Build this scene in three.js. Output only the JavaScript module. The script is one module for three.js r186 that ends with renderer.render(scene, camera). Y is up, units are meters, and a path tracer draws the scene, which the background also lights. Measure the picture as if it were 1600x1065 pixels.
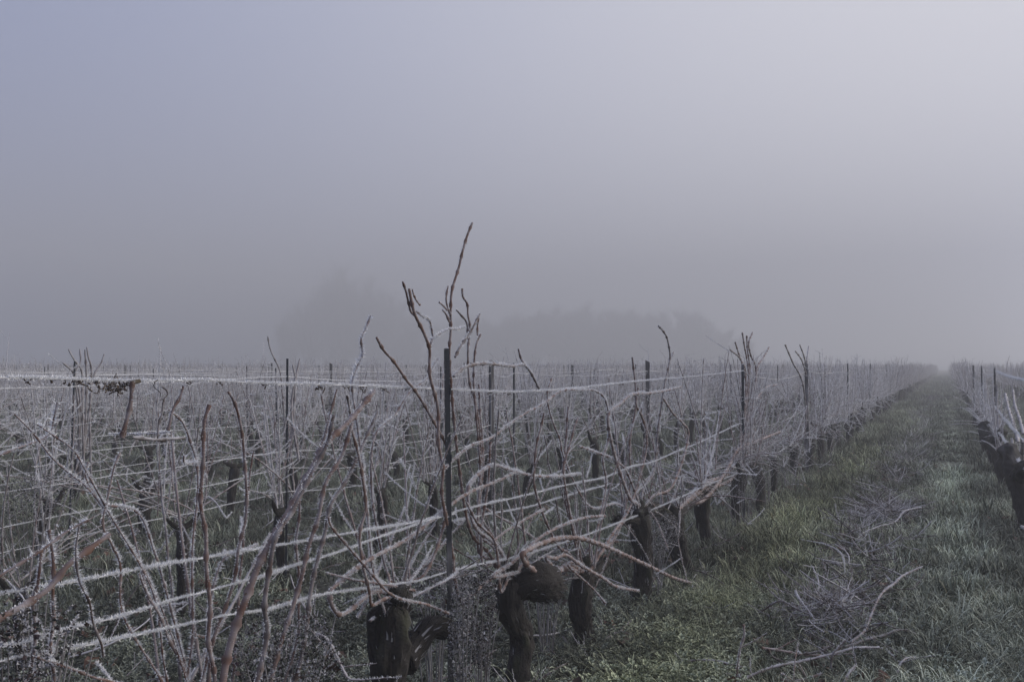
import * as THREE from 'three';

// ---------------------------------------------------------------- camera, sky, sun, exposure
const scene = new THREE.Scene();
const camera = new THREE.PerspectiveCamera(2 * Math.atan(532.5 / 1400) * 180 / Math.PI, 1024 / 681, 0.05, 900);
camera.position.set(0, 1.3, 0);
camera.rotation.order = 'YXZ';
camera.rotation.set(0.0282, 0.4522, 0);
camera.updateMatrixWorld(true);

const renderer = new THREE.WebGLRenderer({ antialias: true });
renderer.setSize(1024, 681);
renderer.toneMapping = THREE.LinearToneMapping;
renderer.toneMappingExposure = 2.46;
renderer.shadowMap.enabled = true;

const SUN_AZ = 0.85;                       // measured from the row direction (-z), towards +x
const clampUp = (a) => Math.min(1, Math.max(0, a));
function makeSky() {
  const W = 256, H = 128, d = new Float32Array(W * H * 4);
  const left = [0.085, 0.116, 0.228], right = [0.43, 0.425, 0.445];
  for (let j = 0; j < H; j++) for (let i = 0; i < W; i++) {
    const up = ((j + 0.5) / H - 0.5) * Math.PI, ro = ((i + 0.5) / W - 0.5) * 2 * Math.PI;
    const x = Math.cos(ro) * Math.cos(up), y = Math.sin(up), z = Math.sin(ro) * Math.cos(up);
    const c = (x * Math.sin(SUN_AZ) - z * Math.cos(SUN_AZ)) * Math.cos(0.2) + y * Math.sin(0.2);   // cosine to the veiled sun
    const t = THREE.MathUtils.smoothstep(c, -0.4, 0.95);
    const e = 1 + t * (0.30 - 0.42 * clampUp(y * 1.6));
    for (let k = 0; k < 3; k++) d[(j * W + i) * 4 + k] = (left[k] * (1 - t) + right[k] * t) * e;
    d[(j * W + i) * 4 + 3] = 1;
  }
  const t = new THREE.DataTexture(d, W, H, THREE.RGBAFormat, THREE.FloatType);
  t.mapping = THREE.EquirectangularReflectionMapping; t.magFilter = THREE.LinearFilter; t.needsUpdate = true;
  return t;
}
scene.background = makeSky();
scene.environment = scene.background;
scene.fog = new THREE.FogExp2(new THREE.Color(0.98, 0.98, 1.0), 0.0095);

const sun = new THREE.DirectionalLight(new THREE.Color(1.0, 0.945, 0.87), 1.5);
sun.position.set(Math.sin(SUN_AZ) * 60, 20, -Math.cos(SUN_AZ) * 60);
sun.castShadow = true; sun.shadow.radius = 90;
sun.shadow.mapSize.set(2048, 2048);
Object.assign(sun.shadow.camera, { left: -60, right: 60, top: 60, bottom: -60, near: 1, far: 200 });
scene.add(sun); scene.add(sun.target);

// ---------------------------------------------------------------- helpers
const V = (x, y, z) => new THREE.Vector3(x, y, z);
const rngOf = (seed) => { let a = seed >>> 0; return () => { a = (a + 0x6d2b79f5) | 0; let t = Math.imul(a ^ (a >>> 15), 1 | a); t = (t + Math.imul(t ^ (t >>> 7), 61 | t)) ^ t; return ((t ^ (t >>> 14)) >>> 0) / 4294967296; }; };
const R = rngOf(20240117);
const rr = (a, b, r = R) => a + (b - a) * r();
const lerp = (a, b, t) => a + (b - a) * t, clamp = (x, a, b) => Math.min(b, Math.max(a, x));
const mixc = (a, b, t) => [lerp(a[0], b[0], t), lerp(a[1], b[1], t), lerp(a[2], b[2], t)];
const h3 = (x, y, z) => { let n = Math.imul(x, 374761393) ^ Math.imul(y, 668265263) ^ Math.imul(z, 2147483647 ^ 0x5bd1e995); n = Math.imul(n ^ (n >>> 13), 1274126177); return ((n ^ (n >>> 16)) >>> 0) / 4294967296; };
function noise(x, y, z) {
  const X = Math.floor(x), Y = Math.floor(y), Z = Math.floor(z); let u = x - X, v = y - Y, w = z - Z;
  u = u * u * (3 - 2 * u); v = v * v * (3 - 2 * v); w = w * w * (3 - 2 * w);
  const q = (a, b) => lerp(lerp(h3(X, Y + a, Z + b), h3(X + 1, Y + a, Z + b), u), 0, 0);
  return lerp(lerp(q(0, 0), q(1, 0), v), lerp(q(0, 1), q(1, 1), v), w);
}
const fbm = (x, y, z, o = 4) => { let s = 0, a = 0.5; for (let i = 0; i < o; i++) { s += a * noise(x, y, z); x = x * 2.03 + 7.1; y = y * 2.03 + 3.3; z = z * 2.03 + 1.7; a *= 0.5; } return s; };

class Geo {
  constructor() { this.p = []; this.n = []; this.c = []; this.u = []; this.i = []; }
  vert(x, y, z, nx, ny, nz, c, u = 0, v = 0) { this.p.push(x, y, z); this.n.push(nx, ny, nz); this.c.push(c[0], c[1], c[2]); this.u.push(u, v); return this.p.length / 3 - 1; }
  tri(a, b, c, col, col2 = col) {          // loose triangle, c is the tip
    const ux = b.x - a.x, uy = b.y - a.y, uz = b.z - a.z, vx = c.x - a.x, vy = c.y - a.y, vz = c.z - a.z;
    let nx = uy * vz - uz * vy, ny = uz * vx - ux * vz, nz = ux * vy - uy * vx; const l = Math.hypot(nx, ny, nz) || 1; nx /= l; ny /= l; nz /= l;
    const i = this.vert(a.x, a.y, a.z, nx, ny, nz, col); this.vert(b.x, b.y, b.z, nx, ny, nz, col); this.vert(c.x, c.y, c.z, nx, ny, nz, col2);
    this.i.push(i, i + 1, i + 2);
  }
  // swept tube with rounded ends; rad(i, t), col(i, t, angle, normal)
  tube(pts, rad, sides, col, shape) {
    const N = pts.length, F = frames(pts), first = this.p.length / 3;
    for (let i = 0; i < N; i++) {
      const t = i / (N - 1), r = rad(i, t), { u, v } = F[i];
      for (let k = 0; k < sides; k++) {
        const a = k / sides * 2 * Math.PI, ca = Math.cos(a), sa = Math.sin(a);
        const nx = u.x * ca + v.x * sa, ny = u.y * ca + v.y * sa, nz = u.z * ca + v.z * sa, q = r * (shape ? shape(t, a, pts[i]) : 1);
        this.vert(pts[i].x + nx * q, pts[i].y + ny * q, pts[i].z + nz * q, nx, ny, nz, col(i, t, a, ny, pts[i]), k / sides, t);
      }
    }
    for (let i = 0; i < N - 1; i++) for (let k = 0; k < sides; k++) {
      const a = first + i * sides + k, b = first + i * sides + (k + 1) % sides;
      this.i.push(a, b, a + sides, b, b + sides, a + sides);
    }
    for (const [i, s] of [[0, -1], [N - 1, 1]]) {
      const d = F[i].d, c = this.vert(pts[i].x, pts[i].y, pts[i].z, d.x * s, d.y * s, d.z * s, col(i, i ? 1 : 0, 0, 0.5, pts[i]));
      for (let k = 0; k < sides; k++) { const a = first + i * sides + k, b = first + i * sides + (k + 1) % sides; this.i.push(...(s > 0 ? [a, b, c] : [b, a, c])); }
    }
    return this;
  }
  build(smooth = false) {
    const g = new THREE.BufferGeometry();
    g.setAttribute('position', new THREE.Float32BufferAttribute(this.p, 3));
    g.setAttribute('normal', new THREE.Float32BufferAttribute(this.n, 3));
    g.setAttribute('color', new THREE.Float32BufferAttribute(this.c, 3));
    g.setAttribute('uv', new THREE.Float32BufferAttribute(this.u, 2));
    g.setIndex(this.i);
    if (smooth) g.computeVertexNormals();
    return g;
  }
}
function frames(pts) {
  const out = [], N = pts.length; let u = null;
  for (let i = 0; i < N; i++) {
    const d = V(0, 0, 0).subVectors(pts[Math.min(N - 1, i + 1)], pts[Math.max(0, i - 1)]).normalize();
    if (!u) u = V(0, 0, 0).crossVectors(Math.abs(d.y) < 0.9 ? V(0, 1, 0) : V(1, 0, 0), d).normalize();
    u = u.clone().addScaledVector(d, -u.dot(d)).normalize();
    out.push({ d, u, v: V(0, 0, 0).crossVectors(d, u) });
  }
  return out;
}
const spline = (pts, step) => { const c = new THREE.CatmullRomCurve3(pts, false, 'centripetal'); return c.getSpacedPoints(Math.max(2, Math.round(c.getLength() / step))); };

// what things are made of: linear base colours
const FROST = [0.82, 0.82, 0.83], CRUST = [0.60, 0.59, 0.62];
const CANE = [[0.092, 0.047, 0.034], [0.115, 0.064, 0.047], [0.065, 0.041, 0.033], [0.095, 0.07, 0.058]];
const BARK = [0.0115, 0.0085, 0.007];

// rime needles standing off a stem
function rime(g, pts, radOf, perM, len, w, rng, upBias = 0.25, cols = FROST, wind = false) {
  const ph = rng() * 40;
  const F = frames(pts); let L = 0; for (let i = 1; i < pts.length; i++) L += pts[i].distanceTo(pts[i - 1]);
  const n = Math.round(L * perM), a = V(0, 0, 0), b = V(0, 0, 0), c = V(0, 0, 0), o = V(0, 0, 0), q = V(0, 0, 0);
  for (let k = 0; k < n; k++) {
    const f = rng() * (pts.length - 1.001), i = Math.floor(f), t = f - i, ang = rng() * 6.2832, { u, v, d } = F[i];
    const r = radOf(f / (pts.length - 1));
    o.set(0, 0, 0).addScaledVector(u, Math.cos(ang)).addScaledVector(v, Math.sin(ang));
    if (wind) { const e = Math.max(Math.abs(o.x * 0.9 - o.z * 0.43), o.y); if (rng() > 0.12 + 0.95 * e * e * Math.max(0, e)) continue; }
    const patch = noise(f * 0.11 + ph, 3, 7), gap = noise(f * 0.5 + ph, 8, 2); if (gap < 0.3 && rng() < 0.8) continue;
    if (o.y < 0 && rng() < upBias) o.multiplyScalar(-1);
    q.copy(pts[i]).lerp(pts[i + 1], t).addScaledVector(o, r * 0.75);
    o.x += (rng() - 0.5) * 0.9; o.y += (rng() - 0.5) * 0.9 + upBias * 0.6; o.z += (rng() - 0.5) * 0.9; o.normalize();
    const l = len * (0.55 + 0.9 * patch) * (0.45 + rng() * 0.8 + (rng() < 0.06 ? 0.9 : 0)), ww = w * (0.7 + 0.6 * rng());
    c.copy(q).addScaledVector(o, l);
    const sd = rng() < 0.5 ? d : V(0, 0, 0).crossVectors(o, d).normalize();
    a.copy(q).addScaledVector(sd, ww); b.copy(q).addScaledVector(sd, -ww);
    const br = 0.82 + 0.25 * rng();
    g.tri(a, b, c, [cols[0] * br, cols[1] * br, cols[2] * br]);
  }
}

// one cane: knotted, tapered, zigzagging, coated with rime
function caneGeo(g, ctrl, r0, r1, o) {
  const { sides = 6, step = 0.014, knots = 0.07, frost = 500, flen = 0.0045, fw = 0.0007, coat = 0.3, tint = CANE[0], rng = R, bud = true } = o;
  const pts = spline(ctrl, step), ph = rng() * 5; let L = 0; const at = [0];
  for (let i = 1; i < pts.length; i++) at.push(L += pts[i].distanceTo(pts[i - 1]));
  const near = (i) => { const m = ((at[i] + ph) % knots) / knots; return Math.max(0, 1 - Math.min(m, 1 - m) * knots / 0.011); };
  const rad = (i, t) => { const e = Math.min(i, pts.length - 1 - i) === 0 ? (sides > 7 ? 0.9 : 0.55) : 1; return lerp(r0, r1, t) * (1 + 0.75 * near(i)) * e; };
  g.tube(pts, rad, sides, (i, t, a, ny, p) => {
    const n = noise(p.x * 60, p.y * 60, p.z * 60), k = clamp(coat + 0.35 * ny * coat * 2 + (n - 0.5) * 0.5, 0, 0.92), b = 0.75 + 0.5 * noise(p.x * 23 + 9, p.y * 23, p.z * 23);
    return mixc([tint[0] * b, tint[1] * b, tint[2] * b], CRUST, near(i) > 0.5 && k < 0.5 ? k * 0.5 : k);
  });
  if (bud && sides > 4) for (let i = 1, side = 1; i < pts.length - 1; i++) if (near(i) > 0.55 && near(i) >= near(i - 1) && near(i) > near(i + 1)) { const { u, v, d } = frames([pts[i - 1], pts[i], pts[i + 1]])[1], r = lerp(r0, r1, i / pts.length), a = ph * 9 + (side > 0 ? 0 : Math.PI), o = V(0, 0, 0).addScaledVector(u, Math.cos(a)).addScaledVector(v, Math.sin(a)), q = pts[i].clone().addScaledVector(o, r * 0.8), tip = q.clone().addScaledVector(o, r * 1.5).addScaledVector(d, r * 1.4), w = V(0, 0, 0).crossVectors(o, d); side = -side; for (const [e, f] of [[w, d], [d, w.clone().negate()], [w.clone().negate(), d.clone().negate()], [d.clone().negate(), w]]) g.tri(q.clone().addScaledVector(e, r * 0.6), q.clone().addScaledVector(f, r * 0.6), tip, [tint[0] * 0.5, tint[1] * 0.5, tint[2] * 0.5]); }
  if (frost > 0) rime(g, pts, (t) => lerp(r0, r1, t), frost, flen, fw, rng, 0.25, FROST, sides > 4);
  return pts;
}
// curly tendril
function tendril(g, p, dir, len, r, rng, tint, frost) {
  const pts = [p.clone()], q = p.clone(), d = dir.clone().normalize(), ax = V(rng() - 0.5, rng() - 0.5, rng() - 0.5).normalize(); let turn = rr(1, 5, rng);
  for (let i = 0; i < 14; i++) { q.addScaledVector(d, len / 14); pts.push(q.clone()); d.applyAxisAngle(ax, turn * 0.12); turn *= 1.12; }
  g.tube(spline(pts, len / 20), () => r, 4, () => tint);
  if (frost) rime(g, pts, () => r, frost, 0.0035, 0.0006, rng);
}

const used = {};
const numbered = (name) => { const n = used[name] = (used[name] ?? -1) + 1; return n ? name + '_' + String(n).padStart(3, '0') : name; };
function tag(o, label, category, group) { o.userData.label = label; if (category) o.userData.category = category; if (group) o.userData.group = group; return o; }
function thing(name, label, category, group, pos) { const o = new THREE.Group(); o.name = numbered(name); if (pos) o.position.copy(pos); scene.add(o); return tag(o, label, category, group); }
function mesh(name, geo, mat, parent) { const m = new THREE.Mesh(geo, mat); m.castShadow = m.receiveShadow = true; m.name = parent ? name : numbered(name); (parent || scene).add(m); return m; }

// ---------------------------------------------------------------- materials
function dataTex(n, fn, srgb) {
  const d = new Uint8Array(n * n * 4);
  for (let j = 0; j < n; j++) for (let i = 0; i < n; i++) { const c = fn(i / n, j / n); for (let k = 0; k < 3; k++) d[(j * n + i) * 4 + k] = clamp(c[k], 0, 1) * 255; d[(j * n + i) * 4 + 3] = 255; }
  const t = new THREE.DataTexture(d, n, n); t.magFilter = THREE.LinearFilter; t.minFilter = THREE.LinearMipmapLinearFilter; t.generateMipmaps = true; t.wrapS = t.wrapT = THREE.RepeatWrapping; if (srgb) t.colorSpace = THREE.SRGBColorSpace; t.needsUpdate = true; return t;
}
const wrapN = (u, v, f, s) => { const a = u * 2 * Math.PI, b = v * 2 * Math.PI, k = f / 6.2832; return fbm(Math.cos(a) * k + 11 + s, Math.sin(a) * k + 5, Math.cos(b) * k * 1.0 + Math.sin(b) * k * 0.7 + s, 4); };
const barkBump = dataTex(512, (u, v) => { const g = noise(u * 26, v * 14, 1) * 0.5 + noise(u * 70, v * 26, 4) * 0.3 + noise(u * 60, v * 120, 9) * 0.2; return [g, g, g]; });
const bark = new THREE.MeshStandardMaterial({ vertexColors: true, roughness: 0.95, bumpMap: barkBump, bumpScale: 0.008, name: 'old_bark' });
const frosted = new THREE.MeshStandardMaterial({ vertexColors: true, roughness: 0.8, name: 'frosted_wood' });
const wireMat = new THREE.MeshStandardMaterial({ vertexColors: true, roughness: 0.75, name: 'rimed_wire' });
const steel = new THREE.MeshStandardMaterial({ vertexColors: true, roughness: 0.55, metalness: 0.4, name: 'weathered_steel' });
const timber = new THREE.MeshStandardMaterial({ vertexColors: true, roughness: 0.9, name: 'grey_timber' });
const blade = new THREE.MeshStandardMaterial({ vertexColors: true, roughness: 0.75, name: 'frosted_grass' });
const litterMat = new THREE.MeshStandardMaterial({ vertexColors: true, roughness: 0.85, name: 'dead_leaf' });

// ---------------------------------------------------------------- the lie of the land
const hillock = (x, z) => (fbm(x * 0.9 + 40, 0, z * 0.9, 3) - 0.44) * 0.09 + (fbm(x * 0.05, 3, z * 0.05, 2) - 0.37) * 0.25 * clamp((Math.hypot(x, z) - 8) / 40, 0, 1);
const GAP = 2.0, ROW0 = -1.52, RIGHT = 0.56;
const rowX = (k) => ROW0 - GAP * k;
const ray = (px, py) => V((px - 800) / 1400, -(py - 532.5) / 1400, -1).applyQuaternion(camera.quaternion);
const onRow = (x, px, py) => { const d = ray(px, py), t = x / d.x; return V(x, 1.3 + d.y * t, d.z * t); };       // a spot on the upright plane of a vine row
const deep = (zc, px, py) => { const d = ray(px, py); return V(d.x * zc, 1.3 + d.y * zc, d.z * zc); };
const groundSpot = (px, py, y = 0) => { const d = ray(px, py), t = (y - 1.3) / d.y; return V(d.x * t, y, d.z * t); };

// ground: one sheet, fine near the camera and coarse far off
{
  const axis = (lo, hi) => { const a = []; let x = 0; while (x < hi) { a.push(x); x += 0.12 + x * 0.045; } a.push(hi); let b = []; x = 0.12; while (x < -lo) { b.push(-x); x += 0.12 + x * 0.045; } b.push(lo); return [...b.reverse(), ...a]; };
  const xs = axis(-255, 16), zs = axis(-320, 16), g = new Geo();
  for (const z of zs) for (const x of xs) {
    const f = fbm(x * 1.7, 1, z * 1.7, 4), m = fbm(x * 0.35 + 9, 4, z * 0.35, 3);
    const c = mixc(mixc([0.020, 0.017, 0.011], [0.024, 0.032, 0.014], clamp((m - 0.3) * 4, 0, 1)), [0.20, 0.21, 0.19], clamp((f - 0.45) * 2.0, 0, 0.6) + 0.04);
    g.vert(x, hillock(x, z) - 0.012, z, 0, 1, 0, c, x / 1.5, z / 1.5);
  }
  for (let j = 0; j < zs.length - 1; j++) for (let i = 0; i < xs.length - 1; i++) { const a = j * xs.length + i, b = a + xs.length; g.i.push(a, b, a + 1, a + 1, b, b + 1); }
  const grain = dataTex(512, (u, v) => { const n = wrapN(u, v, 40, 0), m = wrapN(u, v, 14, 3), k = clamp(0.25 + (n - 0.35) * 2.4 + (m - 0.45), 0.06, 1); return [k, k, k * 0.97]; });
  const gm = new THREE.MeshStandardMaterial({ vertexColors: true, map: grain, bumpMap: grain, bumpScale: 0.03, roughness: 0.95, name: 'frosty_soil' });
  gm.color.setRGB(1.5, 1.5, 1.5);
  const m = mesh('ground', g.build(true), gm); m.userData.kind = 'structure'; tag(m, 'frosty vineyard ground under the rows and the grassy track');
}

// ---------------------------------------------------------------- vines
// old trunk with a knobbly head: ctrl = spine points, radii along it
function trunkGeo(g, ctrl, radii, sides, rng, step = 0.02) {
  const pts = spline(ctrl, step), s = rng() * 50, N = pts.length;
  const rad = (i, t) => { const f = t * (radii.length - 1), k = Math.min(radii.length - 2, Math.floor(f)), end = Math.min(1, (N - 1 - i) * 0.35 + 0.25); return lerp(radii[k], radii[k + 1], f - k) * end; };
  g.tube(pts, rad, sides, (i, t, a, ny, p) => {
    const n = fbm(p.x * 20 + Math.cos(a) * 2, p.y * 14, p.z * 20 + Math.sin(a) * 2, 3), k = clamp((t - 0.55) * 1.3, 0, 1) * clamp((n - 0.4) * 3.0, 0, 1) * (0.15 + 0.5 * Math.max(0, ny)), b = 0.6 + n * 1.1;
    const moss = clamp((noise(p.y * 9 + s, a * 1.2, p.z * 8) - 0.66) * 2, 0, 0.4);
    return mixc(mixc([BARK[0] * b, BARK[1] * b, BARK[2] * b], [0.035, 0.042, 0.015], moss), CRUST, k * 0.8);
  }, (t, a, p) => 1 + 0.55 * (noise(Math.cos(a) * 1.7 + s, p.y * 9 + p.x * 7, Math.sin(a) * 1.7 + p.z * 5) - 0.5) + 0.42 * (noise(Math.cos(a) * 4 + s, p.y * 30 + p.x * 20, Math.sin(a) * 4 + 9 + p.z * 20) - 0.5) + 0.3 * (noise(Math.cos(a) * 9, p.y * 16, Math.sin(a) * 9 + s) - 0.5));
  return pts;
}
// loose strips and scales of old bark standing off a trunk, with a little frost caught on them
function barkFlakes(g, pts, rad, n, rng, size = 1) {
  const F = frames(pts);
  for (let k = 0; k < n; k++) {
    const i = Math.floor(rng() * (pts.length - 1)), t = i / (pts.length - 1), a = rng() * 6.283, { u, v, d } = F[i], o = V(0, 0, 0).addScaledVector(u, Math.cos(a)).addScaledVector(v, Math.sin(a)), sd = V(0, 0, 0).crossVectors(d, o), r = rad(t) * rr(0.86, 1.02, rng);
    const l = rr(0.012, 0.06, rng) * size, w = rr(0.0012, 0.004, rng) * size, p = pts[i].clone().addScaledVector(o, r), lift = rr(0.002, 0.014, rng) * size, b = 0.5 + 1.3 * rng(), c = rng() < 0.07 ? mixc(BARK, CRUST, 0.35) : [BARK[0] * b * 1.1, BARK[1] * b, BARK[2] * b];
    const A = p.clone().addScaledVector(sd, w), B = p.clone().addScaledVector(sd, -w), M = p.clone().addScaledVector(d, l * 0.6).addScaledVector(o, lift * 0.4), E = p.clone().addScaledVector(d, l).addScaledVector(o, lift).addScaledVector(sd, rr(-1, 1, rng) * w);
    const M1 = M.clone().addScaledVector(sd, w * 0.8), M2 = M.clone().addScaledVector(sd, -w * 0.8);
    g.tri(A, B, M1, c); g.tri(B, M2, M1, c); g.tri(M1, M2, E, c);
  }
}
function growCane(rng, p0, dir, len, stepL, opt) {          // control points of a cane growing from p0
  const pts = [p0.clone()], q = p0.clone(), d = dir.clone().normalize(), n = Math.max(3, Math.round(len / stepL)), bend = V(rr(-1, 1, rng) * 0.5, 0, rr(-1, 1, rng)).multiplyScalar(opt.bend ?? 0.06); let side = rng() < 0.5 ? 1 : -1;
  const zx = rr(-1, 1, rng), zz = rr(-1, 1, rng);
  for (let i = 0; i < n; i++) {
    d.x += bend.x + zx * side * 0.10; d.z += bend.z + zz * side * 0.13; d.y += (opt.up ?? 0.04) * (i < n * 0.6 ? 1 : 0.2) + rr(-0.05, 0.05, rng); d.normalize(); side = -side;
    q.addScaledVector(d, len / n); pts.push(q.clone());
  }
  return pts;
}
// lod 0: each cane a mesh of its own; 1: canes in one mesh; 2: one mesh for all
function makeVine(seed, lod, style = {}) {
  const rng = rngOf(seed), T = new Geo(), canes = [], hh = rr(0.40, 0.54, rng);
  const lean = V(rr(-0.06, 0.06, rng), hh, rr(-0.12, 0.12, rng)), mid = V(lean.x * 0.3 + rr(-0.04, 0.04, rng), hh * 0.5, lean.z * 0.4 + rr(-0.05, 0.05, rng));
  const sides = [14, 8, 5][lod], st = [0.025, 0.06, 0.16][lod], r = rr(0.032, 0.05, rng) * (style.fat ?? 1);
  trunkGeo(T, [V(0, -0.12, 0), mid, lean], [r * 1.2, r * 0.9, r * 0.85, r * 0.95, r * 1.12, r * 0.95], sides, rng, st);
  const tips = [lean];
  for (const s of [-1, 1]) {
    if (rng() < 0.2 && !style.arm) continue;
    const e = V(lean.x + rr(-0.05, 0.05, rng), hh + rr(0.02, 0.12, rng), lean.z + s * rr((style.arm ?? 0.2) * 0.6, style.arm ?? 0.3, rng));
    trunkGeo(T, [V(lean.x, hh - 0.03, lean.z), V((lean.x + e.x) / 2, hh + 0.0, (lean.z + e.z) / 2), e], [r * 0.62, r * 0.42, r * 0.34], Math.max(6, sides - 4), rng, st); tips.push(e, lean.clone().lerp(e, 0.55));
  }
  const n = Math.round(rr(style.n0 ?? 14, style.n1 ?? 21, rng)), all = new Geo();
  for (let i = 0; i < n; i++) {
    const tip = tips[Math.floor(rng() * tips.length)], p = tip.clone().add(V(rr(-0.03, 0.03, rng), rr(-0.02, 0.03, rng), rr(-0.04, 0.04, rng)));
    const flat = rng() < (style.flat ?? 0.28), droop = rng() < (style.droop ?? 0.06), dir = droop ? V(rr(-0.7, 0.7, rng), rr(-0.2, 0.5, rng), rr(-1, 1, rng)) : flat ? V(rr(-0.35, 0.35, rng), rr(0.25, 0.9, rng), rng() < 0.5 ? -1 : 1) : V(rr(-0.32, 0.32, rng), 1, rr(-0.5, 0.5, rng));
    const len = droop ? rr(0.25, 0.55, rng) : (flat ? rr(0.5, 1.0, rng) : rr(0.5, 0.86, rng)) + (rng() < 0.13 ? 0.15 : 0), r0 = rr(0.0038, 0.0055, rng), pale = rng() < 0.4;
    const g = lod === 0 ? new Geo() : all, tint = CANE[Math.floor(rng() * 4)];
    const o = [
      { sides: 5, step: 0.022, frost: pale ? 2200 : 1500, flen: pale ? 0.0072 : 0.0056, fw: 0.0012, coat: pale ? 0.5 : 0.26, tint, rng },
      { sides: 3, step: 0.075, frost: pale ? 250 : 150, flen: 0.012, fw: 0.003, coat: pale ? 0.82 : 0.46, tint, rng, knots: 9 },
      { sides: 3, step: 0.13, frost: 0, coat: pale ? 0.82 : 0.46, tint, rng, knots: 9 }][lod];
    const k = [0.95, 1.25, 2.1][lod], ctrl = growCane(rng, p, dir, len, [0.07, 0.09, 0.16][lod], { bend: flat ? 0.05 : 0.035, up: droop ? -0.14 : flat ? -0.015 : 0.03 });
    caneGeo(g, ctrl, r0 * k, r0 * 0.5 * k, o);
    const laterals = [4, 3, 2][lod];
    for (let j = 0; j < laterals; j++) {
      const a = ctrl[1 + Math.floor(rng() * (ctrl.length - 1))], dd = V(rr(-1, 1, rng), rr(-0.3, 0.9, rng), rr(-1, 1, rng));
      if (rng() < 0.35 && lod < 2) tendril(g, a, dd, rr(0.05, 0.14, rng), 0.0012 * k * k, rng, mixc(tint, CRUST, 0.4), lod ? 0 : 350);
      else caneGeo(g, growCane(rng, a, dd, rr(0.06, 0.26, rng), 0.05, { bend: 0.12, up: 0.05 }), r0 * 0.42 * k, r0 * 0.25 * k, { ...o, sides: lod === 0 ? 4 : 3, frost: o.frost * 0.8, coat: Math.min(0.85, o.coat + 0.15), knots: 9 });
    }
    if (lod === 0) canes.push(g);
  }
  return { T, canes: lod === 0 ? canes : [all] };
}
function assembleVine(proto, name, lod) {
  const o = new THREE.Group(); o.name = name;
  mesh('trunk', proto.T, bark, o);
  for (const c of proto.canes) { const m = mesh(lod === 0 ? 'cane' : 'cane_bundle', c, frosted, o); if (lod) m.userData.kind = 'stuff'; }
  return o;
}
const protoOf = (seed, lod, style) => { const v = makeVine(seed, lod, style); return { T: v.T.build(true), canes: v.canes.map((c) => c.build()) }; };
const ORDINAL = ['first', 'second', 'third', 'fourth', 'fifth', 'sixth', 'seventh', 'eighth', 'ninth', 'tenth', 'eleventh', 'twelfth', 'thirteenth', 'fourteenth', 'fifteenth', 'sixteenth', 'seventeenth', 'eighteenth', 'nineteenth', 'twentieth', 'twenty-first', 'twenty-second'];
const rowWord = (k) => k === 0 ? 'row along the left edge of the grassy track' : k < 0 ? 'row at the right edge of the picture' : (ORDINAL[k] ?? 'distant') + ' row left of the track';

// --- the nearest vines of the row beside the track: each built after its own look
const NEAR = [
  { s: 0.70, label: 'grapevine at the lower left corner with a thick pale cut cane slanting up' },
  { s: 1.50, label: 'grapevine with long diagonal brown canes crossing left of the dark steel post' },
  { s: 2.30, label: 'stout dark grapevine trunk with a side arm, lower centre of the picture' },
  { s: 3.18, label: 'grapevine whose trunk bends under a rounded knobbly head beside the dark steel post' },
  { s: 3.87, label: 'grapevine with a single leaning dark trunk, right of the knobbly headed one' },
  { s: 4.70, label: 'grapevine half hidden behind dark frosted dead leaves at the track edge' },
  { s: 5.55, label: 'grapevine with slanting dark trunk at the grass edge below the dead leaves' },
].map((v) => ({ ...v, o: thing('grapevine', v.label, 'grapevine', null, V(ROW0, 0, -v.s)) }));
const toLocal = (v, p) => p.clone().sub(v.o.position);
function nearTrunk(k, list) {
  const v = NEAR[k], g = new Geo(), rng = rngOf(900 + k);
  const fl = new Geo();
  for (const [pts, radii] of list) {
    const line = trunkGeo(g, pts.map((p) => toLocal(v, p)), radii, 26, rng, 0.01), rad = (t) => { const f = t * (radii.length - 1), i = Math.min(radii.length - 2, Math.floor(f)); return lerp(radii[i], radii[i + 1], f - i); };
    barkFlakes(fl, line, rad, Math.round(line.length * 14), rng);
    for (let i = 0; i < 6; i++) { const j = Math.floor(rr(0.25, 0.97, rng) * (line.length - 1)), a = rng() * 6.283, q = rad(j / (line.length - 1)), d = V(Math.cos(a), rr(-0.3, 0.5, rng), Math.sin(a)), c = line[j].clone().addScaledVector(d, q * 0.45), z = q * rr(0.4, 0.62, rng); trunkGeo(g, [c.clone().addScaledVector(d, -z * 0.4), c.clone().addScaledVector(d, z * 0.4), c.clone().addScaledVector(d, z * 1.05)], [z, z * 0.95, z * 0.55], 11, rng, 0.008); }
    const e = line[line.length - 1], R0 = radii[radii.length - 1];
    for (let i = 0; i < 5; i++) { const d = V(rr(-1, 1, rng), rr(0.2, 1, rng), rr(-1, 1, rng)).normalize(), q = e.clone().addScaledVector(d, R0 * 0.5); trunkGeo(g, [q, q.clone().addScaledVector(d, R0 * 0.6), q.clone().addScaledVector(d, R0 * 1.0)], [R0 * 0.5, R0 * 0.42, R0 * 0.38], 9, rng, 0.008); }
    rime(fl, line.slice(-Math.round(line.length * 0.3)), () => R0, 900, 0.006, 0.0012, rng, 0.95, CRUST);
  }
  mesh('trunk', g.build(true), bark, v.o); mesh('loose_bark', fl.build(), frosted, v.o).userData.kind = 'stuff';
}
const on0 = (px, py, off = 0) => onRow(ROW0 + off, px, py);
const spot = (s, h, dx = 0, ds = 0) => V(ROW0 + dx, h, -(s + ds));
NEAR[0].head = spot(0.7, 0.5); NEAR[1].head = spot(1.5, 0.48);
nearTrunk(0, [[[spot(0.7, -0.1), spot(0.72, 0.25, 0.03), spot(0.7, 0.5)], [0.07, 0.05, 0.055, 0.075]], [[spot(0.7, 0.45), spot(0.8, 0.5), spot(0.9, 0.56)], [0.04, 0.035, 0.04]]]);
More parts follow.
